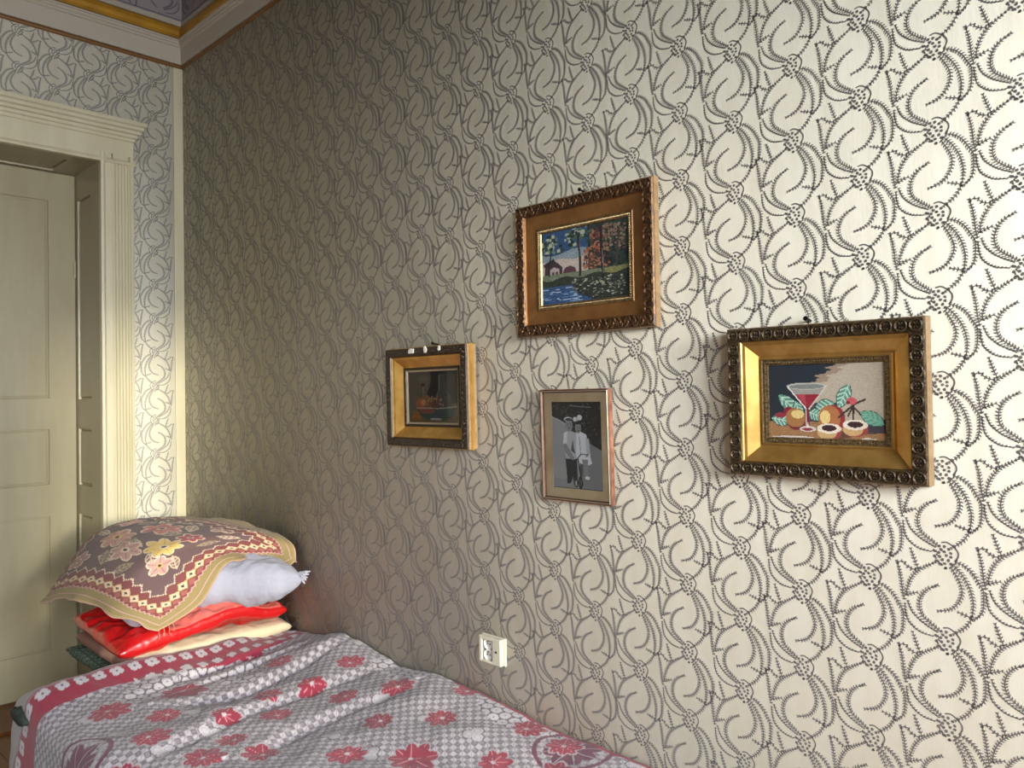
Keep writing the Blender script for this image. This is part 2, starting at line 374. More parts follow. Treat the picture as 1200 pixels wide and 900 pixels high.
# fluted casing: profile across y, swept up
def casing(y0, sgn):
    # o = across width from the opening, u = thickness
    prof = [(0,0),(0,.030),(.010,.034),(.016,.030),(.020,.022),(.045,.024)]
    x = .050
    for k in range(5): prof += [(x,.024),(x+.003,.018),(x+.009,.018),(x+.012,.024)]; x += .013
    prof += [(.118,.024),(.122,.030),(.134,.030),(.136,0)]
    V = []; n = len(prof)
    for z in (0, 2.37):
        V += [(u, y0+sgn*o+DO, z) for o, u in prof]
    return MB().add(V, [(k, (k+1) % n, n+(k+1) % n, n+k) for k in range(n)]+[tuple(range(n)), tuple(range(n, 2*n))])
casing(DY0, 1).build('side_casing', M['casing'], dr)
casing(DY1, -1).build('side_casing', M['casing'], dr)
hd = MB(); hp = [(0,2.33),(.030,2.33),(.034,2.338),(.030,2.346),(.024,2.350),(.024,2.435),(.030,2.438),(.030,2.450),(.038,2.454),(.038,2.466),(.048,2.470),(.048,2.482),(.058,2.487),(.058,2.499),(.068,2.505),(.068,2.520),(0,2.520)]
n = len(hp); V = []
for s, y in ((1, DY0+.136), (-1, DY1-.136)):
    V += [(o, y+DO+s*max(0, o-.024), z) for o, z in hp]
hd.add(V, [(k, (k+1) % n, n+(k+1) % n, n+k) for k in range(n)]+[tuple(range(n)), tuple(range(n, 2*n))])
hd.build('head_casing', M['casing'], dr)
# jambs (deep sides) with sunk panels
LX = -.30                                       # leaf face
def panelled(name, rect, depthdir, panels, parent, m, raised=.010, sunk=.012):
    """board with sunk panels. rect/panels in (a0,a1,b0,b1); depthdir maps (a,b,d)->xyz with d>0 towards the viewer side"""
    mb = MB(); a0, a1, b0, b1 = rect
    As = sorted({a0, a1, *[p[0] for p in panels], *[p[1] for p in panels]}); Bs = sorted({b0, b1, *[p[2] for p in panels], *[p[3] for p in panels]})
    for i in range(len(As)-1):
        for j in range(len(Bs)-1):
            ca, cb = (As[i]+As[i+1])/2, (Bs[j]+Bs[j+1])/2
            if any(p[0] < ca < p[1] and p[2] < cb < p[3] for p in panels): continue
            P = [(As[i],Bs[j]),(As[i+1],Bs[j]),(As[i+1],Bs[j+1]),(As[i],Bs[j+1])]
            mb.add([depthdir(a, b, 0) for a, b in P], [(0, 1, 2, 3)])
    o = mb.build(name, m, parent)
    bm = bmesh.new(); bm.from_mesh(o.data); bmesh.ops.remove_doubles(bm, verts=bm.verts, dist=1e-5); bm.to_mesh(o.data); bm.free()
    for p in panels:
        pa0, pa1, pb0, pb1 = p; rings = [(0, 0), (.002, -sunk), (.007, -sunk), (.013, -sunk+raised*.6)]
        V = []
        for ins, d in rings: V += [depthdir(pa0+ins, pb0+ins, d), depthdir(pa1-ins, pb0+ins, d), depthdir(pa1-ins, pb1-ins, d), depthdir(pa0+ins, pb1-ins, d)]
        Fs = [(r*4+k, r*4+(k+1) % 4, (r+1)*4+(k+1) % 4, (r+1)*4+k) for r in range(len(rings)-1) for k in range(4)]+[tuple(range(len(V)-4, len(V)))]
        MB().add(V, Fs).build('panel', m, o)
    return o
jp = [(-.275,-.105,1.31,2.21),(-.275,-.105,.925,1.18),(-.275,-.105,.16,.795)]
panelled('jamb', (LX-.04, .002, 0, DTOP), lambda a, b, d: (a, DY0-d+DO, b), jp, dr, M['cream'])
panelled('jamb', (LX-.04, .002, 0, DTOP), lambda a, b, d: (a, DY1+d+DO, b), jp, dr, M['cream'])
panelled('soffit', (LX-.04, .002, DY1, DY0), lambda a, b, d: (a, b+DO, DTOP-d), [(-.275,-.06,DY1+.1,DY1+.56),(-.275,-.06,DY0-.56,DY0-.1)], dr, M['cream'])
for (ya, yb) in ((-.372, -.981), (-.984, -1.593)):      # two leaves
    pn = [(yb+.10, ya-.105, 1.316, 2.20), (yb+.10, ya-.105, .934, 1.18), (yb+.10, ya-.105, .202, .794)]
    lf = panelled('door_leaf', (yb, ya, .03, DTOP-.006), lambda a, b, d: (LX+d, a+DO, b), pn, dr, M['cream'], sunk=.007, raised=.004)
    e = MB(); dbox(e, (LX-.04, DY0+.02 if ya > -.5 else ya, .0), (LX-.014, yb if yb > -1.2 else DY1-.02, DTOP+.02)); e.build('door_back', M['cream'], dr)
dbox(MB(), (LX-.04, DY1, 0), (.02, DY0, .012)).build('threshold', M['floor'], dr)
hg = MB()
for z in (.45, 1.9): hg.tube([(LX+.004, -.372+DO, z-.04), (LX+.004, -.372+DO, z+.04)], .006, 8)
hg.build('hinge', M['cream'], dr)
k = MB().lathe([(.006,0),(.006,.03),(.016,.035),(.018,.05),(.010,.058),(.001,.06)], (0,0,0), 'z', 14).build('door_knob', M['brass'], dr)
k.location = (LX, -1.03+DO, 1.06); k.rotation_euler = (0, math.pi/2, 0)

# ================================================================ PICTURES
def rect_ring(prof, Wd, Hd, cols=None):
    """mitred frame from profile [(inset, depth towards room)], local coords: x right, z up (0 at the bottom), -y towards room"""
    V = []; Fs = []
    for ins, d in prof:
        V += [(-Wd/2+ins, -d, ins), (Wd/2-ins, -d, ins), (Wd/2-ins, -d, Hd-ins), (-Wd/2+ins, -d, Hd-ins)]
    for r in range(len(prof)-1):
        for k in range(4): Fs.append((r*4+k, r*4+(k+1) % 4, (r+1)*4+(k+1) % 4, (r+1)*4+k))
    return MB().add(V, Fs)
class Canvas:
    def __init__(s, w, h, bg):
        s.w, s.h = w, h; s.a = np.zeros((h, w, 3)); s.a[:] = bg
        s.X, s.Y = np.meshgrid((np.arange(w)+.5)/w, (np.arange(h)+.5)/h)      # y down
        s.n = RNG.random((h, w))
    def fill(s, m, c, jit=0):
        c = np.array(c, float)
        if jit: s.a[m] = c*(1+(s.n[m][:, None]-.5)*jit)
        else: s.a[m] = c
    def poly(s, P, c, jit=0):
        P = np.array(P, float); x, y = s.X, s.Y; ins = np.zeros(x.shape, bool)
        for i in range(len(P)):
            x1, y1 = P[i-1]; x2, y2 = P[i]
            if y1 == y2: continue
            ins ^= ((y1 > y) != (y2 > y)) & (x < (x2-x1)*(y-y1)/(y2-y1)+x1)
        s.fill(ins, c, jit); return ins
    def ell(s, cx, cy, rx, ry, c, rot=0, jit=0):
        ca, sa = math.cos(rot), math.sin(rot); asp = s.h/s.w
        dx, dy = s.X-cx, (s.Y-cy)*asp; u = (dx*ca+dy*sa)/rx; v = (-dx*sa+dy*ca)/(ry*asp); m = u*u+v*v < 1
        s.fill(m, c, jit); return m
    def line(s, P, w, c):
        asp = s.h/s.w
        for (x1, y1), (x2, y2) in zip(P[:-1], P[1:]):
            dx, dy = x2-x1, (y2-y1)*asp; L = dx*dx+dy*dy+1e-9
            t = np.clip(((s.X-x1)*dx+(s.Y-y1)*asp*dy)/L, 0, 1); d = np.hypot(s.X-x1-t*dx, (s.Y-y1)*asp-t*dy); s.fill(d < w, c)
    def leaf(s, x1, y1, x2, y2, w, c, c2, edge=None):
        asp = s.h/s.w; dx, dy = x2-x1, (y2-y1)*asp; L = math.hypot(dx, dy)
        u = ((s.X-x1)*dx+(s.Y-y1)*asp*dy)/L/L; v = (-(s.X-x1)*dy+(s.Y-y1)*asp*dx)/L
        ww = w*np.sin(np.pi*np.clip(u, 0, 1))**.7; ok = (u > 0) & (u < 1)
        if edge is not None: s.fill(ok & (np.abs(v) < ww+.006), edge)
        s.fill(ok & (np.abs(v) < ww), c); s.fill(ok & (np.abs(v) < ww) & (np.sin((u*2.2+np.abs(v)/w*.5)*14) > .35), c2); s.fill(ok & (np.abs(v) < .004), c2)
    def build(s, name, Wc, Hc, z0, depth, m, parent, stitch=True):
        a = lin(np.clip(s.a, 0, 255)*(.94+.12*s.n[..., None] if stitch else 1.0))
        xs = np.linspace(-Wc/2, Wc/2, s.w+1); zs = np.linspace(z0+Hc, z0, s.h+1)
        X, Z = np.meshgrid(xs, zs); V = np.stack([X.ravel(), np.full(X.size, -depth), Z.ravel()], 1)
        i = np.arange(s.h)[:, None]; j = np.arange(s.w)[None, :]; b = (i*(s.w+1)+j).ravel()
        Fq = np.stack([b, b+s.w+1, b+s.w+2, b+1], 1)
        # slab: add four sides and a back so that the cloth has a thickness
        o = mesh(name, V, Fq, m, parent, col=a.reshape(-1, 3), coldom='FACE')
        return o

def art_forest():
    c = Canvas(132, 106, (26, 34, 34)); X, Y = c.X, c.Y
    c.fill(Y < .62, (44, 84, 128)); c.fill((Y < .30+.04*np.sin(X*9)), (34, 72, 118), .25); c.fill((Y > .30+.03*np.sin(X*11)) & (Y < .42), (120, 138, 150), .2)
    c.fill((Y > .40+.015*np.sin(X*20)) & (Y < .62), (178, 164, 156), .08)
    c.fill((X > .55) & (Y < .62), (30, 46, 44), .5)
    # dark foliage masses right, orange crown
    r = np.random.default_rng(3)
    for _ in range(150):
        x, y = r.uniform(.60, 1), r.uniform(.0, .62); c.ell(x, y, r.uniform(.015, .05), r.uniform(.02, .05), [(24, 40, 42), (34, 58, 52), (18, 28, 34), (48, 66, 50)][r.integers(4)])
    for _ in range(240):
        x = r.normal(.62, .085); y = r.uniform(.05, .58)
        if x < .5+.08*(y < .3): continue
        c.ell(x, y, r.uniform(.008, .024), r.uniform(.008, .024), [(142, 74, 48), (166, 96, 62), (104, 56, 44), (74, 44, 42), (40, 44, 42), (150, 112, 84)][r.integers(6)])
    for _ in range(110):
        x, y = r.uniform(.72, .97), r.uniform(.03, .38); c.ell(x, y, r.uniform(.007, .02), r.uniform(.008, .02), [(126, 96, 74), (86, 70, 60), (140, 118, 96)][r.integers(3)])
    for _ in range(60):
        x, y = r.normal(.42, .075), r.normal(.10, .05); c.ell(x, y, r.uniform(.012, .03), r.uniform(.015, .03), [(28, 56, 46), (60, 92, 76), (150, 160, 140), (20, 36, 34)][r.integers(4)])
    for _ in range(60):
        x, y = r.normal(.10, .055), r.normal(.19, .075); c.ell(x, y, r.uniform(.012, .028), r.uniform(.015, .03), [(36, 66, 56), (96, 124, 110), (160, 170, 150), (24, 40, 36)][r.integers(4)])
    # house
    c.poly([(.03,.60),(.03,.50),(.14,.38),(.25,.50),(.25,.60)], (62, 44, 52)); c.poly([(.10,.60),(.10,.52),(.145,.49),(.21,.52),(.21,.60)], (168, 150, 150))
    c.poly([(.12,.60),(.12,.555),(.15,.555),(.15,.60)], (70, 60, 66)); c.poly([(.17,.60),(.17,.555),(.195,.555),(.195,.60)], (70, 60, 66))
    c.poly([(.25,.60),(.28,.52),(.34,.50),(.40,.53),(.42,.60)], (84, 50, 62)); c.poly([(.01,.44),(.14,.37),(.16,.40),(.04,.49)], (48, 34, 44))
    # meadow, bushes, trunks
    c.fill((Y > .59) & (Y < .72), (104, 116, 92), .35); c.fill((Y > .60) & (Y < .69) & (X > .74), (122, 122, 66), .3); c.fill((Y > .66+.02*np.sin(X*17)) & (Y < .78), (40, 50, 40), .6)
    c.fill(Y > .76, (38, 78, 128), .3)
    for _ in range(60):
        x, y = r.uniform(0, .55), r.uniform(.79, .99); c.ell(x, y, r.uniform(.02, .06), .006, [(130, 160, 196), (70, 110, 160), (24, 52, 92), (170, 190, 210)][r.integers(4)])
    c.poly([(.36,.78),(.5,.70),(1,.72),(1,1),(.62,1),(.44,.90)], (34, 42, 36), .6)
    for _ in range(150):
        x, y = r.uniform(.36, .95), r.uniform(.70, .97)
        if y > .9 and x < .55: continue
        c.ell(x, y, r.uniform(.006, .02), .008, [(168, 170, 150), (96, 104, 84), (60, 70, 56), (130, 130, 110)][r.integers(4)])
    c.line([(.09,.60),(.08,.48),(.11,.34),(.12,.22)], .008, (30, 26, 28)); c.line([(.455,.66),(.46,.40),(.44,.12)], .011, (34, 26, 28)); c.line([(.47,.62),(.47,.40),(.455,.2)], .004, (110, 90, 80))
    c.a[:] = c.a*.80+(c.a.mean(2, keepdims=True)*.20)-4
    c.line([(.72,.72),(.71,.40),(.70,.05)], .016, (26, 22, 26)); c.line([(.725,.66),(.715,.35)], .005, (120, 110, 104)); c.line([(.87,.60),(.88,.35),(.90,.1)], .010, (60, 50, 48))
    return c
def art_cocktail():
    c = Canvas(150, 104, (176, 164, 146)); X, Y = c.X, c.Y
    edge = .62-.95*(Y-.02)+.03*np.sin(Y*60)+.02*np.sin(Y*130); c.fill(X < edge+.10, (150, 130, 110)); c.fill(X < edge, (28, 38, 48), .12)
    c.fill((X < edge-.22) & (Y > .3), (40, 36, 44), .1); c.fill((X < .34) & (Y < .78), (30, 38, 47), .12)
    c.fill((X > .30) & (X < .62) & (Y > .52) & (Y < .78), (60, 66, 66)); 
    c.fill(Y > .76, (150, 110, 72), .12); c.poly([(.02,.95),(.30,.94),(.48,.97),(.52,1),(0,1)], (206, 196, 184)); c.poly([(.76,.98),(.84,.94),(1,.97),(1,1),(.74,1)], (214, 204, 190))
    c.poly([(.80,.78),(1,.72),(1,.88),(.84,.90)], (64, 58, 66)); c.poly([(.46,.92),(.76,.84),(.9,.88),(.6,.98)], (92, 64, 46))
    G1, G2, GE = (86, 136, 120), (170, 204, 186), (28, 50, 48)
    c.leaf(.28, .66, .09, .42, .055, G1, G2, GE); c.leaf(.20, .76, .02, .72, .05, G1, G2, GE); c.leaf(.30, .72, .24, .50, .04, G1, G2, GE)
    c.leaf(.42, .62, .58, .52, .06, G1, G2, GE); c.leaf(.48, .70, .36, .64, .05, G1, G2, GE); c.leaf(.62, .58, .71, .30, .055, G1, G2, GE); c.leaf(.80, .64, .99, .78, .055, (96, 150, 130), (120, 172, 150), GE)
    c.ell(.18, .64, .05, .07, (130, 30, 54)); c.ell(.10, .68, .05, .035, (140, 40, 62))
    c.ell(.25, .735, .095, .135, (112, 38, 48)); c.ell(.24, .71, .09, .12, (158, 110, 64)); c.ell(.26, .665, .058, .055, (214, 190, 124))
    c.ell(.56, .71, .115, .165, (140, 44, 50)); c.ell(.54, .71, .095, .155, (170, 108, 64)); c.ell(.505, .70, .045, .085, (222, 196, 128))
    c.line([(.62,.70),(.75,.54),(.84,.48)], .009, (60, 46, 34)); c.line([(.70,.68),(.74,.56),(.80,.66)], .007, (60, 46, 34)); c.line([(.74,.72),(.745,.56)], .008, (50, 40, 30))
    c.ell(.73, .50, .045, .045, (190, 84, 92)); c.ell(.70, .52, .02, .02, (120, 40, 50))
    for (cx, cy, rx) in ((.535, .87, .105), (.755, .82, .105)):
        c.ell(cx, cy+.02, rx, .095, (150, 62, 62)); c.ell(cx-.02, cy+.025, rx*.8, .08, (196, 160, 110)); c.ell(cx, cy-.03, rx, .062, (226, 214, 196)); c.ell(cx, cy-.035, rx*.62, .038, (56, 30, 34), jit=.8)
    # glass
    c.poly([(.17,.31),(.52,.31),(.37,.58),(.33,.58)], (150, 146, 138)); c.poly([(.235,.41),(.46,.41),(.365,.58),(.335,.58)], (140, 30, 48)); c.poly([(.25,.41),(.33,.41),(.34,.56)], (170, 66, 76))
    c.ell(.345, .31, .175, .045, (176, 176, 166)); c.ell(.345, .315, .155, .03, (120, 126, 122)); c.line([(.17,.31),(.34,.60)], .005, (226, 224, 216)); c.line([(.52,.31),(.365,.60)], .005, (206, 200, 190))
    c.poly([(.337,.57),(.363,.57),(.365,.80),(.335,.80)], (120, 30, 44)); c.line([(.337,.60),(.337,.80)], .004, (226, 222, 216)); c.ell(.35, .85, .075, .035, (206, 196, 190)); c.ell(.345, .855, .05, .018, (140, 50, 60)); c.poly([(.33,.84),(.35,.77),(.37,.84)], (220, 214, 206))
    return c
def art_still():
    c = Canvas(92, 84, (92, 84, 72)); X, Y = c.X, c.Y
    c.fill((X > .42+.05*np.sin(Y*9)) & (Y < .62), (34, 36, 36), .15); c.fill(Y > .86, (96, 78, 52), .15)
    c.ell(.32, .22, .10, .12, (104, 96, 84)); c.ell(.30, .28, .05, .035, (74, 30, 34)); c.line([(.30,.32),(.31,.50)], .008, (130, 116, 100)); c.line([(.20,.17),(.38,.17)], .006, (124, 112, 98))
    c.poly([(.62,.10),(.74,.10),(.76,.35),(.86,.50),(.86,.70),(.56,.70),(.56,.50),(.62,.35)], (66, 66, 64)); c.line([(.63,.12),(.63,.35),(.57,.52),(.57,.68)], .007, (120, 116, 108)); c.ell(.70, .05, .05, .05, (54, 30, 32))
    c.poly([(.04,.92),(.10,.74),(.22,.78),(.26,.92)], (140, 90, 40), .2)
    for x, y, r_, cc in ((.24,.62,.10,(150,84,56)),(.36,.56,.09,(120,90,60)),(.46,.60,.08,(132,100,70)),(.30,.60,.05,(186,120,84)),(.52,.66,.07,(90,56,44))): c.ell(x, y, r_, r_*1.1, cc, jit=.3)
    c.poly([(.16,.70),(.96,.68),(.90,.86),(.70,.93),(.40,.93),(.24,.84)], (50, 66, 68), .2); c.poly([(.20,.72),(.55,.72),(.50,.80),(.26,.80)], (120, 66, 56)); c.line([(.16,.70),(.60,.71),(.96,.68)], .010, (150, 140, 124))
    c.ell(.55, .90, .12, .02, (160, 156, 146))
    r = np.random.default_rng(5)
    for _ in range(16): c.ell(r.uniform(.4, .7), r.uniform(.5, .66), .02, .02, [(110, 50, 44), (150, 120, 80), (60, 60, 50)][r.integers(3)])
    return c
def art_children():
    c = Canvas(150, 220, (124, 132, 134)); X, Y = c.X, c.Y
    c.fill(np.ones_like(X, bool), (128, 136, 138), .12)
    hedge = Y < .17+.72*np.clip(X-.02, 0, 1)**1.15*.62+.015*np.sin(X*40)+.10*(X > .1); c.fill(hedge, (30, 34, 38), .9)
    r = np.random.default_rng(9)
    for _ in range(260):
        x = r.uniform(0, 1); ylim = .2+.45*x
        c.ell(x, r.uniform(0, min(ylim, .52)), r.uniform(.006, .02), r.uniform(.004, .012), [(20, 24, 28), (58, 64, 68), (34, 38, 42), (78, 84, 88)][r.integers(4)])
    c.line([(.38,.035),(.60,.05),(.80,.055)], .006, (120, 126, 128)); c.poly([(0,.16),(.10,.20),(.34,.26),(.34,.9),(0,.9)], (138, 146, 148), .12)
    c.line([(0,.17),(.16,.21),(.30,.26)], .008, (176, 182, 184)); c.poly([(.62,.42),(1,.55),(1,1),(.6,1)], (112, 120, 124), .15)
    SK, W1, W2, DK = (138, 128, 124), (206, 208, 208), (170, 174, 176), (44, 44, 48)
    # boy
    c.poly([(.26,.64),(.50,.64),(.46,.80),(.36,.94),(.30,.94)], DK); c.poly([(.27,.64),(.38,.64),(.36,.80),(.34,.95),(.29,.95),(.28,.80)], (38, 38, 42)); c.poly([(.40,.64),(.50,.64),(.50,.96),(.42,.96)], (40, 40, 44))
    c.poly([(.24,.36),(.36,.32),(.50,.36),(.50,.66),(.27,.66)], W2, .1); c.poly([(.24,.36),(.32,.34),(.30,.48),(.22,.50)], W1); c.poly([(.22,.49),(.28,.48),(.42,.62),(.46,.66),(.40,.68),(.26,.58)], SK)
    c.poly([(.44,.38),(.50,.38),(.46,.60),(.38,.56)], (80, 82, 86)); c.ell(.355, .265, .075, .075, SK); c.ell(.34, .195, .085, .026, W1); c.ell(.35, .20, .075, .018, (60, 60, 62))
    c.ell(.33, .255, .010, .006, DK); c.ell(.385, .255, .010, .006, DK); c.ell(.36, .298, .022, .006, (70, 56, 56)); c.ell(.36, .275, .008, .010, (134, 122, 118))
    # girl
    c.poly([(.50,.62),(.76,.60),(.80,.70),(.62,.76),(.52,.74)], W1, .08); c.poly([(.42,.37),(.56,.33),(.70,.37),(.74,.50),(.74,.62),(.50,.66),(.46,.52)], W1, .08)
    c.poly([(.42,.37),(.50,.35),(.48,.62),(.44,.52)], W2); c.line([(.56,.40),(.58,.60)], .006, (120, 124, 126)); c.poly([(.68,.40),(.75,.42),(.77,.60),(.70,.62)], W2)
    c.ell(.535, .285, .075, .065, (50, 46, 46)); c.ell(.54, .295, .062, .062, SK); c.ell(.485, .195, .045, .028, W1); c.ell(.575, .175, .05, .032, W1); c.ell(.53, .20, .025, .016, (180, 184, 184)); c.ell(.54, .235, .07, .02, (40, 38, 38))
    c.ell(.52, .29, .010, .006, DK); c.ell(.57, .29, .010, .006, DK); c.ell(.545, .33, .022, .006, (70, 56, 56)); c.ell(.545, .31, .008, .009, (134, 122, 118))
    c.poly([(.60,.66),(.72,.66),(.72,.84),(.66,.86)], SK); c.poly([(.55,.70),(.63,.72),(.60,.86),(.56,.86)], (84, 78, 78)); c.ell(.70, .87, .05, .02, W1)
    # bicycle
    c.line([(.40,.68),(.50,.66),(.58,.60),(.74,.60)], .010, (36, 36, 40)); c.line([(.52,.66),(.56,.82),(.60,.96)], .012, (30, 30, 34)); c.ell(.56, .93, .045, .075, (28, 28, 32)); c.ell(.56, .93, .025, .05, (90, 94, 98)); c.line([(.56,.82),(.56,.98)], .010, (34, 34, 38))
    c.ell(.47, .94, .045, .05, (60, 60, 64)); c.ell(.47, .94, .02, .03, (160, 164, 166)); c.ell(.76, .60, .015, .01, W1)
    c.ell(.43, .655, .03, .015, SK); c.ell(.70, .615, .025, .015, SK)
    g = c.a.mean(2, keepdims=True)*1.14; c.a = g*np.array([.97, 1.0, 1.03]); return c

def ring_points(Wd, Hd, ins, pitch, corners=True):
    """evenly spaced stations round a rectangle at the given inset: (x, z)"""
    w, h = Wd-2*ins, Hd-2*ins; nx, nz = max(1, round(w/pitch)), max(1, round(h/pitch)); P = []
    P += [(-w/2+w*k/nx, ins) for k in range(nx)]; P += [(w/2, ins+h*k/nz) for k in range(nz)]
    P += [(w/2-w*k/nx, ins+h) for k in range(nx)]; P += [(-w/2, ins+h-h*k/nz) for k in range(nz)]; return P
def rosette_mesh(r):
    mb = MB(); n = 12
    V = []; prof = [(r, 0), (r*.96, .0022), (r*.82, .0036), (r*.70, .0018), (r*.6, .0008)]
    for rr, h in prof: V += [(rr*math.cos(2*math.pi*k/n), -h, rr*math.sin(2*math.pi*k/n)) for k in range(n)]
    mb.add(V, [(i*n+k, i*n+(k+1) % n, (i+1)*n+(k+1) % n, (i+1)*n+k) for i in range(len(prof)-1) for k in range(n)])
    for k in range(6):
        a = k*math.pi/3; d = np.array([math.cos(a), math.sin(a)]); p = np.array([-d[1], d[0]])
        pts = [d*r*.12, d*r*.38-p*r*.2, d*r*.62, d*r*.38+p*r*.2, d*r*.38]
        mb.add([(pts[0][0], -.0014, pts[0][1]), (pts[1][0], -.0008, pts[1][1]), (pts[2][0], -.0008, pts[2][1]), (pts[3][0], -.0008, pts[3][1]), (pts[4][0], -.0040, pts[4][1])], [(0,1,4),(1,2,4),(2,3,4),(3,0,4)])
    mb.add([(r*.16*math.cos(k*math.pi/3), -.0016, r*.16*math.sin(k*math.pi/3)) for k in range(6)]+[(0, -.0046, 0)], [(k, (k+1) % 6, 6) for k in range(6)])
    return mb
def drop_leaf(mb, P, w, h, y):
    """small raised leaf following points P [(x,z)]"""
    P = catmull(P, 3); T = np.gradient(P, axis=0); T /= np.linalg.norm(T, axis=1)[:, None]; N = np.stack([-T[:, 1], T[:, 0]], 1)
    V = []; n = len(P)
    for i in range(n):
        s = w*math.sin(math.pi*(i+.35)/(n+.2)); a = P[i]-N[i]*s; b = P[i]+N[i]*s
        V += [(a[0], -y, a[1]), (P[i][0], -y-h*(.4+.6*math.sin(math.pi*(i+.5)/n)), P[i][1]), (b[0], -y, b[1])]
    mb.add(V, [f for i in range(n-1) for f in ((i*3, (i+1)*3, (i+1)*3+1, i*3+1), (i*3+1, (i+1)*3+1, (i+1)*3+2, i*3+2))])

def picture(name, label, x, z, Wd, Hd, depth, lean, parts, art, canvas_ins, canvas_depth, roll=0):
    t = empty(name, (x, -.004, z), (lean, roll, 0)); tag(t, label, 'picture', 'framed pictures on the papered wall')
    for pn, prof, m in parts:
        o = rect_ring(prof, Wd, Hd).build(pn, m, t)
    cv = art(); cw, ch = Wd-2*canvas_ins[0], Hd-2*canvas_ins[1]
    cv.build('needlework' if art is not art_children else 'photograph', cw, ch, canvas_ins[1], canvas_depth, M['stitch'] if art is not art_children else M['photoprint'], t, art is not art_children)
    MB().box((-Wd/2+.012, -.004, .012), (Wd/2-.012, -.001, Hd-.012)).build('backing_board', M['darkwood'], t)
    return t
# -- 1 large forest needlework, top centre
Wd, Hd = .437, .345
pt = picture('framed_picture', 'framed needlework of a forest stream and cottage, carved brown frame, highest on the wall', 2.3755, 1.455, Wd, Hd, .02, .006,
    [('outer_moulding', [(0,0),(0,.020),(.003,.024),(.027,.024),(.030,.020)], M['bronze2']),
     ('inner_slope', [(.030,.020),(.031,.016),(.064,.011),(.066,.013)], M['browngold']),
     ('bead_rail', [(.066,.013),(.070,.014),(.078,.012),(.080,.008)], M['beadgold'])], art_forest, (.080, .080), .008)
# side faces of lighter wood
def side_board(t, Wd, Hd, d0, d1, m, name='frame_side', inset=-.0012):
    mb = MB(); V = []
    for d in (d0, d1): V += [(-Wd/2+inset, -d, inset), (Wd/2-inset, -d, inset), (Wd/2-inset, -d, Hd-inset), (-Wd/2+inset, -d, Hd-inset)]
    V2 = [(v[0]*(1-.004/Wd), v[1], (v[2]-Hd/2)*(1-.004/Hd)+Hd/2) for v in V]
    n = len(V); mb.add(V+V2, [(k, (k+1) % 4, 4+(k+1) % 4, 4+k) for k in range(4)]+[(8+k, 12+k, 12+(k+1) % 4, 8+(k+1) % 4) for k in range(4)]+[(4+k, 4+(k+1) % 4, 12+(k+1) % 4, 12+k) for k in range(4)]+[(k, 8+k, 8+(k+1) % 4, (k+1) % 4) for k in range(4)])
    return mb.build(name, m, t)
side_board(pt, Wd, Hd, .001, .019, M['frameside'])
sc = MB(); st = ring_points(Wd, Hd, .015, .021)
def ring_dir(p, Wd, Hd, ins):
    x, z = p
    return (1, 0) if abs(z-ins) < 1e-6 or abs(z-(Hd-ins)) < 1e-6 else (0, 1)
def carve(st, Wd, Hd, ins, wid, base, h, mb):
    for i, p in enumerate(st):
        d = np.array(ring_dir(p, Wd, Hd, ins), float); q = np.array([-d[1], d[0]]); p = np.array(p); s = 1 if i % 2 else -1
        L = .0095
        drop_leaf(mb, [p-d*L+q*s*wid*.8, p-d*L*.2+q*s*wid*1.0, p+d*L*.6+q*s*wid*.2, p+d*L*.4-q*s*wid*.5], .0022, h, base)
        drop_leaf(mb, [p-d*L*.4-q*s*wid*.2, p+d*0-q*s*wid*.9, p+d*L*.9-q*s*wid*.9, p+d*L*1.2-q*s*wid*.2], .0020, h, base)
        drop_leaf(mb, [p-d*L*1.1-q*s*wid*.9, p-d*L*.6-q*s*wid*.2, p-d*L*.1+q*s*wid*.2], .0017, h*.8, base)
        for a in range(3):
            c = p+d*L*(a-1)*.55+q*s*wid*(.2-.4*(a % 2)); k = 5
            mb.add([(c[0]+.0018*math.cos(2*math.pi*j/k), -base, c[1]+.0018*math.sin(2*math.pi*j/k)) for j in range(k)]+[(c[0], -base-h*.9, c[1])], [(j, (j+1) % k, k) for j in range(k)])
carve(st, Wd, Hd, .015, .011, .0235, .0045, sc)
o = sc.build('carved_scrollwork', M['bronze2'], pt); o['kind'] = 'stuff'
def beads(t, Wd, Hd, ins, y, r, pitch, m, name='bead_row'):
    mb = MB()
    for p in ring_points(Wd, Hd, ins, pitch):
        mb.add([(p[0]+r*math.cos(a), -y, p[1]+r*math.sin(a)) for a in (0.6, 2.2, 3.8, 5.4)]+[(p[0], -y-r, p[1])], [(0,1,4),(1,2,4),(2,3,4),(3,0,4)])
    o = mb.build(name, m, t); o['kind'] = 'stuff'
beads(pt, Wd, Hd, .073, .0135, .0022, .0056, M['beadgold'])
# -- 2 cocktail still life, right
Wd, Hd = .384, .302
pt = picture('framed_picture', 'framed needlework of a red cocktail glass and fruit, rosette carved frame, on the right', 2.974, 1.129, Wd, Hd, .037, .022,
    [('outer_moulding', [(0,0),(0,.030),(.002,.033),(.026,.033),(.028,.028)], M['bronze']),
     ('gilded_slope', [(.028,.028),(.030,.026),(.036,.024),(.058,.009),(.062,.009),(.063,.013),(.066,.013)], M['gold']),
     ('bead_rail', [(.066,.013),(.067,.011),(.077,.009),(.078,.006)], M['beadgold'])], art_cocktail, (.078, .072), .006, roll=.004)
side_board(pt, Wd, Hd, .001, .029, M['frameside'])
base = None
for p in ring_points(Wd, Hd, .014, .0262):
    if base is None: base = rosette_mesh(.0125).build('rosette', M['bronze'], pt); o = base
    else: o = base.copy(); C.objects.link(o)
    o.location = (p[0], -.0325, p[1])
beads(pt, Wd, Hd, .072, .0105, .0022, .0052, M['beadgold'])
beads(pt, Wd, Hd, .0035, .032, .0018, .0045, M['beadgold'], 'edge_beads')
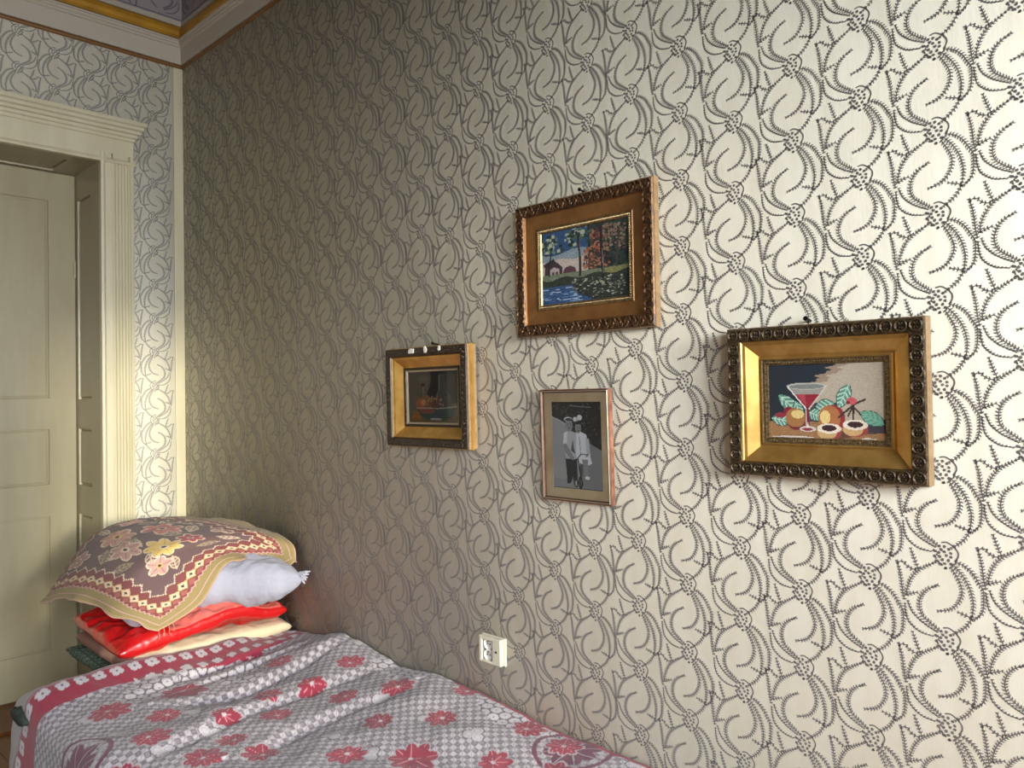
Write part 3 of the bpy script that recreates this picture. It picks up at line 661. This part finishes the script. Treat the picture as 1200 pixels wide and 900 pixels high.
# -- 3 small dark still life, left
Wd, Hd = .376, .300
pt = picture('framed_picture', 'framed dark still life behind glass in a chipped black frame with gilded slope, lowest left', 1.785, 1.149, Wd, Hd, .042, .014,
    [('outer_moulding', [(0,.034),(.002,.040),(.024,.040),(.027,.035)], M['black_gesso']),
     ('gilded_slope', [(.027,.035),(.029,.033),(.034,.031),(.056,.013),(.059,.012)], M['gold']),
     ('dark_fillet', [(.059,.012),(.060,.014),(.066,.013),(.067,.010)], M['black_gesso']),
     ('pale_rail', [(.067,.010),(.068,.011),(.072,.009),(.073,.006)], M['silveredge'])], art_still, (.073, .066), .006)
side_board(pt, Wd, Hd, .001, .034, M['frameside'], inset=0)
side_board(pt, Wd, Hd, .014, .026, M['gold'], 'gilded_edge', inset=-.0025)
sc = MB(); 
for ins in (.0085, .0135, .0185):
    for k, p in enumerate(ring_points(Wd, Hd, ins, .0075)):
        r = .0026; a0 = k*.7
        sc.add([(p[0]+r*math.cos(a0+j*1.5708), -.0395, p[1]+r*math.sin(a0+j*1.5708)) for j in range(4)]+[(p[0], -.0428, p[1])], [(0,1,4),(1,2,4),(2,3,4),(3,0,4)])
o = sc.build('carved_lattice', M['black_gesso'], pt); o['kind'] = 'stuff'
for (cx, cz, w, h) in ((-.055, Hd-.010, .017, .010), (.012, Hd-.008, .008, .012), (.075, Hd-.008, .005, .009)):
    r = np.random.default_rng(int(w*1e5)); th = np.arange(8)*math.pi/4; rr = r.uniform(.7, 1.1, 8)
    V = [(cx+w*rr[k]*math.cos(th[k]), -.0400, cz+h*rr[k]*math.sin(th[k])*.9) for k in range(8)]; V += [(v[0], -.0434, v[2]) for v in V]
    tag(MB().add(V, [tuple(range(8, 16))]+[(k, (k+1) % 8, 8+(k+1) % 8, 8+k) for k in range(8)]).build('chipped_patch', M['chip'], pt), 'white patch where the dark coating has chipped off')
MB().box((-Wd/2+.068, -.0088, .061), (Wd/2-.068, -.0078, Hd-.061)).build('glass', M['glass'], pt)
# -- 4 black and white photograph, centre
Wd, Hd = .223, .283
pt = picture('framed_photograph', 'framed black and white photograph of two children with a bicycle on a beige mat', 2.3435, 1.030, Wd, Hd, .02, .024,
    [('frame_moulding', [(0,.001),(0,.013),(.0015,.0155),(.005,.0155),(.007,.0125),(.0075,.007)], M['photoframe']),
     ('mat_board', [(.0072,.0062),(.031,.0062),(.0315,.0048)], M['matboard'])], art_children, (.0315, .033), .0050)
rect_ring([(.0030,.0158),(.0036,.0166),(.0050,.0160)], Wd, Hd).build('silver_edge', M['silveredge'], pt)
side_board(pt, Wd, Hd, .001, .013, M['copperedge'])
MB().box((-Wd/2+.0075, -.0078, .0075), (Wd/2-.0075, -.0070, Hd-.0075)).build('glass', M['glass'], pt)
# nails
for (x, z, lab, dr_) in ((2.3755, 1.807, 'iron nail above the forest needlework', .012), (2.945, 1.440, 'iron nail above the cocktail needlework', .010), (1.800, 1.456, 'iron nail above the dark still life', .008)):
    m_ = MB().tube([(0, .004, 0), (0, -.022, .004)], .0022, 8).lathe([(.0045, -.026), (.0048, -.023), (.0022, -.022)], (0, 0, .004), 'y', 10)
    m_.tube([(0, -.018, .0055), (.004, -.019, -.004), (.002, -.018, -.014)], .0009, 6)
    tag(m_.build('nail', M['nail'], loc=(x, 0, z)), lab, 'nail', 'nails holding the pictures')

# ================================================================ OUTLET
t = empty('wall_socket', (2.022, 0, .551)); tag(t, 'old ivory double wall socket on the patterned wallpaper just above the bed', 'socket')
MB().box((-.042, -.008, 0), (.052, 0, .078)).build('base_plate', M['plastic'], t, bevel=.003)
MB().box((-.040, -.022, .002), (-.028, -.006, .076)).box((.014, -.022, .002), (.046, -.006, .076)).box((-.030, -.022, .066), (.016, -.006, .076)).box((-.030, -.022, .002), (.016, -.006, .010)).build('housing', M['plastic'], t, bevel=.0025)
MB().box((-.029, -.010, .009), (.015, -.0085, .067)).build('recess', M['plastic_dark'], t)
for i, zc in enumerate((.054, .024)):
    ins = MB().lathe([(.001, -.013), (.011, -.013), (.0125, -.017), (.015, -.0185), (.0155, -.009)], (-.007, 0, zc), 'y', 22).build('socket_insert', M['plastic_white'], t, smooth=False)
    h = MB()
    for s in (-1, 1): h.lathe([(.0022, -.0145), (.0022, -.0125)], (-.007+s*.0055, 0, zc), 'y', 8)
    h.build('pin_hole', M['plastic_dark'], ins)
    MB().tube([(-.007, -.013, zc+.008), (-.007, -.019, zc+.0075)], .0016, 8).build('earth_pin', M['brass'], ins)
MB().lathe([(.0030, -.0232), (.0034, -.0215)], (.030, 0, .040), 'y', 10).build('screw', M['nail'], t)

# ================================================================ BED
bed = empty('bed', (1.9, -.44, 0)); tag(bed, 'low single bed along the papered wall under the red and grey spread', 'bed')
def bl(a): return (a[0]-1.9, a[1]+.44, a[2])
MB().box(bl((.92, -.86, .20)), bl((3.0, -.03, .395))).build('mattress', M['mattress'], bed, bevel=.03)
MB().box(bl((.56, -.57, .0)), bl((.915, -.03, .395))).build('head_section', M['mattress'], bed, bevel=.02)
MB().box(bl((.94, -.84, .10)), bl((2.98, -.79, .20))).box(bl((.94, -.08, .10)), bl((2.98, -.03, .20))).box(bl((.94, -.79, .10)), bl((.98, -.08, .20))).box(bl((2.94, -.79, .10)), bl((2.98, -.08, .20))).build('frame', M['darkwood'], bed)
for x in (.97, 2.92):
    for y in (-.80, -.07): MB().box(bl((x-.025, y-.025, 0)), bl((x+.025, y+.025, .11))).build('leg', M['darkwood'], bed)

# ---- bedspread
X0 = .985
st_ = .0031
ns, nt = int(1.78/st_), int(1.30/st_)
sv = np.concatenate([np.linspace(-.11, 0, 30, endpoint=False), np.linspace(0, 1.78, ns)])
tv = np.linspace(0, 1.26, nt)
Sg, Tg = np.meshgrid(sv, tv, indexing='ij'); s = Sg.ravel(); tt = Tg.ravel()
neg = s < 0
flapk = smooth01((tt-.48)/.35)
se = np.where(neg, s*flapk, s)
EDGE, RAD = .84, .055
# along t: flat to EDGE, round corner, then hang
arc = RAD*math.pi/2
tf = np.minimum(tt, EDGE); th = np.clip((tt-EDGE)/RAD, 0, math.pi/2); hang = np.maximum(tt-EDGE-arc, 0)
y = -.004-tf-RAD*np.sin(th)-hang*.10-.012*np.sin(se*22+1)*smooth01(hang/.25)
drop = RAD*(1-np.cos(th))+hang*.985
x = X0+se-.03*smooth01((.35-tt)/.35)+.012*nrand(np.stack([tt, tt*0], 1), 2.2, 3)
z = .422+0*s
z += .046*smooth01((tt-.03)/.3)*np.exp(-(np.maximum(se, 0)/.085)**2)*(se >= -1)
z += -.30*np.maximum(-se, 0)*1.0
z += .042*np.exp(-((x-1.29)/.20)**2)*np.exp(-(tt/.22)**2)+.030*np.exp(-((x-1.85)/.42)**2)*np.exp(-(tt/.30)**2)
z += .010*nrand(np.stack([x, tt], 1), 1.6, 11)+.004*nrand(np.stack([x, tt], 1), 5, 12)
def fold(x, t, P, h, w, lee):
    P = catmull(P, 6); out = np.zeros(len(x))
    best = np.full(len(x), 9.0); side = np.zeros(len(x)); par = np.zeros(len(x)); N = len(P)-1
    for i in range(N):
        a, b = P[i], P[i+1]; d = b-a; L = d@d; k = np.clip(((x-a[0])*d[0]+(t-a[1])*d[1])/L, 0, 1)
        px, py = x-a[0]-k*d[0], t-a[1]-k*d[1]; q = np.hypot(px, py); m = q < best
        best[m] = q[m]; side[m] = np.sign(d[0]*py-d[1]*px)[m]; par[m] = ((i+k)/N)[m]
    e = np.sin(np.pi*np.clip(par, .02, .98))**.5; sd = best*side
    ww = np.where(sd > 0, w*lee, w*.35)
    return h*e*np.exp(-(best/ww)**2)-h*.5*e*np.exp(-((sd+w*.75)/(w*.3))**2)
FOLDS = [([(1.30,.02),(1.33,.20),(1.36,.42),(1.30,.62)], .017, .050, 1.6), ([(1.55,.02),(1.52,.22),(1.50,.45),(1.56,.68),(1.60,.84)], .014, .055, 1.8),
         ([(1.05,.08),(1.10,.28),(1.12,.50),(1.16,.66)], .013, .035, 1.3), ([(1.75,.10),(1.70,.35),(1.74,.62)], .012, .06, 1.6), ([(1.20,.10),(1.19,.30),(1.22,.50)], .012, .03, 1.3)]
for P, h, w, le in FOLDS: z += fold(x, tt, P, h, w, le)
z = np.maximum(z, .402)
z = z-drop
z = np.maximum(z, .03)
V = np.stack([x, y, z], 1)
# -- woven pattern as yarn colour per vertex
FL = [(1.237,.541,1.15),(1.233,.751,1),(1.525,.751,.9),(1.721,.695,.9),(1.603,.44,.8),(1.787,.573,.8),(1.663,.585,.7),(1.296,.24,.8),(1.526,.272,.8),(1.452,.392,.8),(1.525,.551,.7),(1.12,.262,.8),(1.516,.116,.8),(1.783,.129,.9),(1.676,.252,.8),(1.884,.285,.8),(2.018,.164,.8),(1.949,.444,.85),(2.084,.351,1.1),(2.267,.232,.8),(2.23,.056,.8),(2.36,.06,.8),(1.963,.02,.7),(2.42,.16,.8),(1.40,.65,.8),(1.63,.85,.8),(1.86,.74,.9),(2.02,.60,.9),(2.2,.45,.9),(2.12,.78,.9),(2.4,.36,.9),(1.4,1.0,.8),(1.75,1.0,.8),(2.1,1.0,.8),(2.4,.95,.8),(2.35,.62,.8)]
def spread_colour(x, t):
    s = x-X0; n = len(x); col = np.zeros((n, 3))
    GR, LT, WH, RD, PK, DK = lin((132,124,130)), lin((154,147,152)), lin((176,170,175)), lin((136,34,56)), lin((190,128,136)), lin((96,86,94))
    col[:] = GR
    # chequer of little outlined squares, alternate hatched dots
    p = .0165; cx, cy = s/p, t/p; ix, iy = np.floor(cx), np.floor(cy); fx, fy = cx-ix-.5, cy-iy-.5; par = (ix+iy) % 2 == 0
    r = np.maximum(np.abs(fx), np.abs(fy)); col[par & (r < .42)] = DK; col[par & (r < .27)] = GR*1.05; col[par & (r < .10)] = DK
    rd = np.hypot(fx, fy); col[~par] = LT; col[~par & (rd < .40)] = WH; col[~par & (np.abs(fx-fy) < .08) & (rd < .36)] = GR
    # outlined pale trefoils
    q = .19; ox, oy = s/q+.21, t/q+.37; jx, jy = np.floor(ox), np.floor(oy); hx = (np.sin(jx*12.9+jy*78.2)*43758.5) % 1; hy = (np.sin(jx*39.3+jy*11.1)*24634.6) % 1
    gx, gy = (ox-jx-.3-.4*hx)*q, (oy-jy-.3-.4*hy)*q; dmin = np.full(n, 9.0)
    for a in (0.3, 2.4, 4.5): dmin = np.minimum(dmin, np.hypot(gx-.016*math.cos(a), gy-.016*math.sin(a)))
    col[dmin < .0185] = DK; col[dmin < .0155] = WH; col[(dmin < .011) & (dmin > .0085)] = LT
    # clusters of pale blossoms behind the border
    def blossoms(m, pp, bg, fg, seed):
        u, v = s/pp+.5*(np.floor(t/pp/.87) % 2), t/pp/.87; a, b = u-np.floor(u)-.5, v-np.floor(v)-.5; d = np.hypot(a, b*.87)
        col[m] = bg; col[m & (d < .44)] = fg; col[m & (d < .07)] = bg
    cl = (((s-.16)/.10)**2+((t-.40)/.11)**2 < 1) | (((s-.26)/.09)**2+((t-.36)/.08)**2 < 1) | (((s-.10)/.07)**2+((t-.22)/.10)**2 < 1) | (((s-.20)/.07)**2+((t-.60)/.10)**2 < 1) | (((s-.68)/.12)**2+((t-.03)/.06)**2 < 1) | (((s-1.2)/.16)**2+((t-.02)/.07)**2 < 1)
    blossoms(cl, .034, DK, WH, 1)
    # medallion rings near the outer corner
    for (mx, mt, R_) in ((.46, .93, .115), (.72, 1.02, .12), (1.0, 1.0, .13), (1.38, 1.0, .13), (1.40, .06, .10)):
        d = np.hypot(s-mx, t-mt); an = np.arctan2(t-mt, s-mx); PU = lin((96, 44, 66))
        col[(d < R_) & (d > R_*.88)] = PU; rr = R_*.72*(.72+.28*np.abs(np.cos(4*an))); m = (d < rr); col[m] = PU; col[m & (np.abs(np.sin(4*an))*d < .005)] = LT
        col[(d > R_*.72) & (d < R_*.85) & (np.sin(an*24) > .2)] = LT
    # red palmate flowers
    for i, (fxx, ft, k) in enumerate(FL):
        R_ = .069*k; dx, dt = x-fxx, t-ft; d = np.hypot(dx, dt); near = d < R_*1.3
        if not near.any(): continue
        an = np.arctan2(dt, dx)+i*.7; rr = R_*(.70+.30*np.abs(np.cos(4*an)))*(.85+.15*np.cos(an)); PKr = PK
        col[near & (d < rr+.006)] = LT; col[near & (d < rr)] = RD*(1.0+.25*((i*37) % 5-2)/4); v = np.abs(np.sin(4*an))*d
        col[near & (d < rr*.97) & (v < .0030)] = PKr; col[near & (d < .006)] = WH
    # border band along the head edge and along both long sides
    bt = np.minimum(s+.018*smooth01((.3-t)/.3), 9); 
    bnd = (bt > 0) & (bt < .115+.02*np.sin(t*7)); tick = RD*.92
    col[bnd] = tick; col[bnd & (bt < .006)] = LT; col[bnd & (bt > .010) & (bt < .013)] = WH*.7
    pc = .052; u = t/pc; f = (u-np.floor(u)-.5)*pc; dm = np.full(n, 9.0)
    for a in (0.5, 2.1, 3.7, 5.3): dm = np.minimum(dm, np.hypot(bt-.034-.0105*math.cos(a), f-.0105*math.sin(a)))
    col[bnd & (dm < .0105)] = WH; col[bnd & (np.hypot(bt-.034, f) < .004)] = DK
    f2 = (u+.5-np.floor(u+.5)-.5)*pc; dm = np.full(n, 9.0)
    for a in (0.5, 2.1, 3.7, 5.3): dm = np.minimum(dm, np.hypot(bt-.100-.009*math.cos(a), f2-.009*math.sin(a)))
    col[(dm < .009) & (t < .62)] = WH
    sb = (t > 1.10) & (s > 0); col[sb & (t < 1.20)] = tick; dm = np.hypot(((s/pc) % 1-.5)*pc, t-1.15); col[sb & (dm < .018)] = WH; col[sb & (dm < .006)] = DK
    wb = (t < .012) & (s > .9); col[wb] = tick
    # plain grey striped hem beyond the border
    m = s < 0; st2 = np.sin(s*520)*.5+.5; col[m] = (LT[None, :]*.8+(WH-LT)[None, :]*st2[m, None]*.9)
    # weave speckle
    return col*(.93+.14*RNG.random(n))[:, None]
col = spread_colour(X0+s, tt)
sp = mesh('bedspread', V, grid_faces(len(sv), len(tv)), M['spread'], col=col, smooth=True)
tag(sp, 'grey woven bedspread with crimson flowers and red clover border covering the bed', 'bedspread')
md = sp.modifiers.new('thick', 'SOLIDIFY'); md.thickness = .003; md.offset = -1

# ---- soft blocks of the bedding stack
def cushion(name, c, a, b, h, m, label, cat, colf=None, n=90, pw=4, q=.42, wr=(.006, 4, .003, 11), seed=1, pinch=.06, zfun=None, xfun=None):
    u = np.linspace(-1, 1, n); U, Vv = np.meshgrid(u, u, indexing='ij'); U = U.ravel(); Vv = Vv.ravel()
    E = np.clip((1-np.abs(U)**pw)*(1-np.abs(Vv)**pw), 0, 1)**q
    X = c[0]+a*U*(1-pinch*(Vv**2)*1.0); Y = c[1]+b*Vv*(1-pinch*(U**2)); P = []
    if xfun is not None: X = X+xfun(U, Vv)
    for sg in (1, -1):
        Z = c[2]+sg*h*E+E*wr[0]*nrand(np.stack([X, Y], 1), wr[1], seed+sg)*sg+E*wr[2]*nrand(np.stack([X, Y], 1), wr[3], seed+5+sg)*sg
        if zfun is not None: Z = Z+zfun(X, Y)
        bul = (1-E)*0; P.append(np.stack([X+bul, Y, Z], 1))
    Fq = grid_faces(n, n); V = np.vstack(P); F2 = np.vstack([Fq, Fq[:, ::-1]+n*n])
    col = colf(V, np.r_[np.ones(n*n), -np.ones(n*n)], np.r_[U, U], np.r_[Vv, Vv]) if colf else None
    o = mesh(name, V, F2, m, col=col, smooth=True)
    bm = bmesh.new(); bm.from_mesh(o.data); bmesh.ops.remove_doubles(bm, verts=bm.verts, dist=2e-4); bmesh.ops.recalc_face_normals(bm, faces=bm.faces); bm.to_mesh(o.data); bm.free()
    return tag(o, label, cat)
def green_col(V, sg, U, W_):
    p = .030; fx = (V[:, 1]/p) % 1; fz = ((V[:, 0]+V[:, 2]*2.4)/p) % 1
    c = np.tile(lin((44, 66, 54)), (len(V), 1)); m = np.hypot(fx-.5, fz-.5) < .38; c[m] = lin((96, 112, 94)); c[np.hypot(fx-.5, fz-.5) < .22] = lin((34, 50, 44)); return c
cushion('folded_blanket', (.728, -.325, .415), .236, .325, .016, M['blanket'], 'dark green patterned folded blanket at the very bottom of the bedding stack', 'blanket', green_col, n=150, pw=14, q=.3, pinch=.01, seed=4)
def quilt_col(V, sg, U, W_):
    c = np.tile(lin((196, 180, 150)), (len(V), 1)); m = V[:, 1] < -.58; c[m] = lin((120, 84, 76)); n_ = nrand(V, 5, 31); k = smooth01((n_-.1)/.5)[:, None]; return c*(1-k*.5)+lin((232, 176, 156))*k*.5
cushion('folded_quilt', (.730, -.318, .453), .243, .300, .031, M['quilt'], 'cream folded quilt between the green blanket and the red cushion', 'quilt', quilt_col, n=140, pw=10, q=.38, pinch=.015, seed=8, wr=(.004, 5, .002, 12))
def red_z(X, Y): return -.030*np.exp(-((Y+.56)/.12)**2)*smooth01((X-.6)/.35)+.020*np.exp(-((Y+.30)/.14)**2)*smooth01((X-.7)/.3)+.010*np.sin(Y*21)*smooth01((X-.75)/.2)
def red_col(V, sg, U, W_):
    c = np.tile(lin((176, 20, 22)), (len(V), 1)); d = np.maximum(np.abs(U), np.abs(W_))
    m = (sg > 0) & (U < .965) & (U > .55) & (W_ > -.45) & (W_ < .93); c[m] = lin((216, 108, 98)); return c
cushion('eiderdown', (.730, -.330, .521), .236, .305, .040, M['satin'], 'glossy red satin eiderdown with a pink panel beneath the white pillow', 'eiderdown', red_col, n=140, pw=7, q=.42, pinch=.03, seed=12, zfun=red_z, wr=(.010, 5, .005, 12))
# white pillow with gathered corner
def pil_x(U, V): return .135*smooth01((V-.05)/.7)*smooth01((U+.2)/1.1)-.03*np.exp(-((V+.25)/.3)**2)*smooth01(U)
wp = cushion('pillow', (.675, -.320, .650), .292, .288, .095, M['whitecotton'], 'plump white cotton pillow showing under the patterned tapestry cover', 'pillow', None, n=130, pw=4, q=.42, pinch=.05, seed=20, wr=(.012, 4, .007, 12), xfun=pil_x, zfun=lambda X, Y: -.035*np.exp(-((X-.93)/.11)**2-((Y+.57)/.11)**2))
tf_ = MB(); 
for k in range(5): tf_.tube([(1.072, -.052, .668), (1.084+.004*k, -.046+.006*math.sin(k*2.1), .662+.010*(k-2)*.7), (1.092+.003*k, -.040+.004*k, .655+.011*(k-2))], [.008, .006, .0025], 7)
tf_.build('gathered_corner', M['whitecotton'], wp)

# ---- tapestry cover draped over the pillow
G = [[(.99,-.515,.549),(.985,-.377,.609),(.985,-.273,.730),(.945,-.10,.690),(1.015,-.025,.688)],
     [(.961,-.600,.595),(.985,-.501,.660),(.945,-.351,.775),(.930,-.159,.785),(.985,-.030,.765)],
     [(.843,-.645,.624),(.96,-.590,.740),(.960,-.460,.820),(.879,-.272,.833),(.816,-.064,.805)],
     [(.687,-.680,.635),(.729,-.621,.740),(.672,-.495,.825),(.684,-.333,.845),(.70,-.120,.830)],
     [(.456,-.700,.585),(.430,-.630,.676),(.430,-.522,.800),(.443,-.387,.838),(.50,-.20,.835)],
     [(.33,-.66,.56),(.32,-.60,.64),(.31,-.50,.74),(.32,-.36,.79),(.34,-.18,.79)]]
G = np.array(G, float)
def interp_grid(G, na, nb):
    def cr(P, t):
        n = len(P)-1; k = np.clip(np.floor(t*n).astype(int), 0, n-1); f = (t*n-k)[:, None, None] if P.ndim == 3 else (t*n-k)[:, None]
        Q = np.concatenate([2*P[:1]-P[1:2], P, 2*P[-1:]-P[-2:-1]]); a, b, c, d = Q[k], Q[k+1], Q[k+2], Q[k+3]
        return .5*((2*b)+(-a+c)*f+(2*a-5*b+4*c-d)*f**2+(-a+3*b-3*c+d)*f**3)
    A = cr(G, np.linspace(0, 1, na)); return np.transpose(cr(np.transpose(A, (1, 0, 2)), np.linspace(0, 1, nb)), (1, 0, 2))
na, nb = 340, 300
CV = interp_grid(G, na, nb)
ag, bg_ = np.meshgrid(np.linspace(0, 1, na), np.linspace(0, 1, nb), indexing='ij')
ea = np.exp(-(ag/.05)**2); eb = np.exp(-(bg_/.04)**2)
# wavy free hems
CV[..., 2] += ea*smooth01((bg_-.52)/.1)*.010*np.sin(bg_*34)
CV[..., 0] += ea*smooth01((bg_-.50)/.1)*.014*np.sin(bg_*34+1.2)+.012*eb*np.sin(ag*26)*0
CV[..., 1] += -.010*eb*np.sin(ag*24+.5)
flat = CV.reshape(-1, 3)
flat[:, 2] += .004*nrand(flat, 4, 41)+.0015*nrand(flat, 11, 42)
ar, br = ag.ravel(), bg_.ravel()
def tap_colour(a, b):
    LA, LB = .76, .70; A = a*LA; B = b*LB; n = len(a)
    PL, CR, OL, PKc, MR, GD, DKc = lin((98,76,76)), lin((204,182,156)), lin((138,122,80)), lin((184,142,134)), lin((116,62,62)), lin((190,158,100)), lin((48,38,34))
    col = np.tile(PL, (n, 1))
    dA, dB = A, B; da2, db2 = LA-A, LB-B
    d = np.minimum(np.minimum(dA, dB), np.minimum(da2, db2)); al = np.where((d == dA) | (d == da2), B, A); d = d/1.32; al = al/1.36
    # interior flowers
    def flower(ca, cb, R_, c1, c2, k=6, ph=0.):
        R_ = R_*1.18; ca = ca*.88+.07; cb = cb*.88+.06
        dx, dy = A-ca, B-cb; r = np.hypot(dx, dy); an = np.arctan2(dy, dx)+ph; rr = R_*(.66+.34*np.abs(np.cos(an*k/2)))
        m = r < rr; col[m] = c1; col[m & (r > rr-.006)] = CR; col[m & (np.abs(np.sin(an*k/2))*r < .0022) & (r > R_*.25)] = PL; col[r < R_*.26] = c2; col[r < R_*.12] = DKc
    def leaf(ca, cb, an, L, w, c):
        ca = ca*.88+.07; cb = cb*.88+.06
        dx, dy = A-ca, B-cb; u = (dx*math.cos(an)+dy*math.sin(an))/L; v = -dx*math.sin(an)+dy*math.cos(an)
        ww = w*np.sin(np.pi*np.clip(u, 0, 1)); m = (u > 0) & (u < 1) & (np.abs(v) < ww); col[m] = PL*1.5; col[m & ((np.abs(v) > ww-.004) | (np.abs(v) < .002) | (np.sin(u*30+np.abs(v)*300) > .5))] = c
    GN = lin((150,140,110)); rr_ = np.random.default_rng(2)
    for ca, cb, an in ((.22,.20,.6),(.20,.27,3.6),(.30,.19,5.2),(.38,.17,.2),(.44,.22,4.4),(.18,.36,2.0),(.20,.46,2.6),(.30,.45,1.0),(.40,.48,.4),(.48,.42,1.5),(.52,.33,.2),(.54,.22,5.6),(.26,.52,2.2),(.36,.36,2.4),(.33,.27,.2),(.60,.40,.8),(.42,.32,4.0),(.50,.52,1.2)):
        leaf(ca, cb, an, .075, .018, CR*.9 if rr_.random() < .6 else GN)
    flower(.205, .215, .038, PKc, GD, 5, .4); flower(.27, .30, .050, lin((200,170,96)), CR, 7); flower(.25, .40, .036, lin((150,66,74)), PKc, 6, .5); flower(.37, .23, .044, PKc*.9, CR, 6, .2)
    flower(.46, .30, .050, lin((176,130,116)), GD, 7, .3); flower(.38, .42, .050, lin((186,110,104)), CR, 6, .1); flower(.24, .55, .040, PKc, GD, 5); flower(.55, .18, .038, PKc*.8, CR, 5, .9); flower(.56, .46, .044, PKc, GD, 6); flower(.40, .56, .04, CR*.8, MR, 6)
    # border
    m = d < .128; col[m & (d > .122-.0)] = PL
    zz = np.abs(((al/.030) % 1)-.5)*.030; edge = .112+zz; step = np.round(edge/.004)*.004
    col[(d < step+.0022) & (d > step-.0022)] = CR
    m = (d < step-.005) & (d > .050); col[m] = MR
    # two staggered rows of stepped diamonds
    f = ((al/.030) % 1-.5)*.030; dd = np.abs(np.round(f/.003)*.003)+np.abs(np.round((d-.084)/.003)*.003)
    mm = (dd < .0160) & (d < .112) & (d > .050); col[mm] = GD; col[mm & (dd < .0125)] = CR*.92; col[mm & (dd < .0055)] = DKc
    f = ((al/.030+.5) % 1-.5)*.030; dd = np.abs(np.round(f/.003)*.003)+np.abs(np.round((d-.066)/.003)*.003)
    mm = (dd < .0100) & (d > .050); col[mm] = lin((146,86,78))
    sw = .052+np.abs(((al/.015) % 1)-.5)*.014; m = d < sw; col[m] = PKc; m = d < sw-.005; col[m] = OL
    col[(d < .026) & (d > .0225)] = PKc; col[(d < .008)] = lin((156,134,92)); col[d < .003] = PKc
    rib = 1+.07*np.sin(A*900)*1.0
    return col*(rib*(.94+.12*RNG.random(n)))[:, None]
cov = mesh('tapestry_cover', flat, grid_faces(na, nb), M['tapestry'], col=tap_colour(ar, br), smooth=True)
tag(cov, 'brown tapestry cloth with flowers and zigzag border draped over the pillow stack', 'cloth')
md = cov.modifiers.new('thick', 'SOLIDIFY'); md.thickness = .004; md.offset = -1
fr = MB()
for k in range(4):
    p = CV[0, 3+k*7]; fr.tube([p, p+np.array([.004, -.002+.002*k, -.012]), p+np.array([.003, .001*k, -.026])], .0011, 5)
fr.build('tassel', M['frameside'], cov)

# ---- dark quilt corner poking out under the spread, and rug
u = np.linspace(-1, 1, 40); U, Vv = np.meshgrid(u, u, indexing='ij')
cushion('dark_quilt', (.975, -.885, .385), .075, .035, .022, M['darkgreen'], 'dark green rumpled quilt corner poking out under the near head corner of the bedspread', 'quilt', None, n=40, pw=4, q=.5, pinch=.1, seed=50, wr=(.012, 9, .004, 20))
xs = np.linspace(.16, 2.6, 80); ys = np.linspace(-2.9, -.90, 90); Xg, Yg = np.meshgrid(xs, ys, indexing='ij'); Xr, Yr = Xg.ravel(), Yg.ravel()
cr_ = np.tile(lin((34, 18, 20)), (len(Xr), 1)); e = np.minimum.reduce([Xr-.16, 2.6-Xr, Yr+2.9]); cr_[(e > .05) & (e < .09)] = lin((128, 20, 40)); cr_[(e > .16) & (e < .20)] = lin((90, 30, 30))
rg = mesh('rug', np.stack([Xr, Yr, np.full(len(Xr), .010)+.0015*nrand(np.stack([Xr, Yr], 1), 3, 77)], 1), grid_faces(80, 90), M['rug'], col=cr_)
tag(rg, 'dark rug with a crimson stripe on the floor beside the bed', 'rug')
md = rg.modifiers.new('thick', 'SOLIDIFY'); md.thickness = .008; md.offset = -1
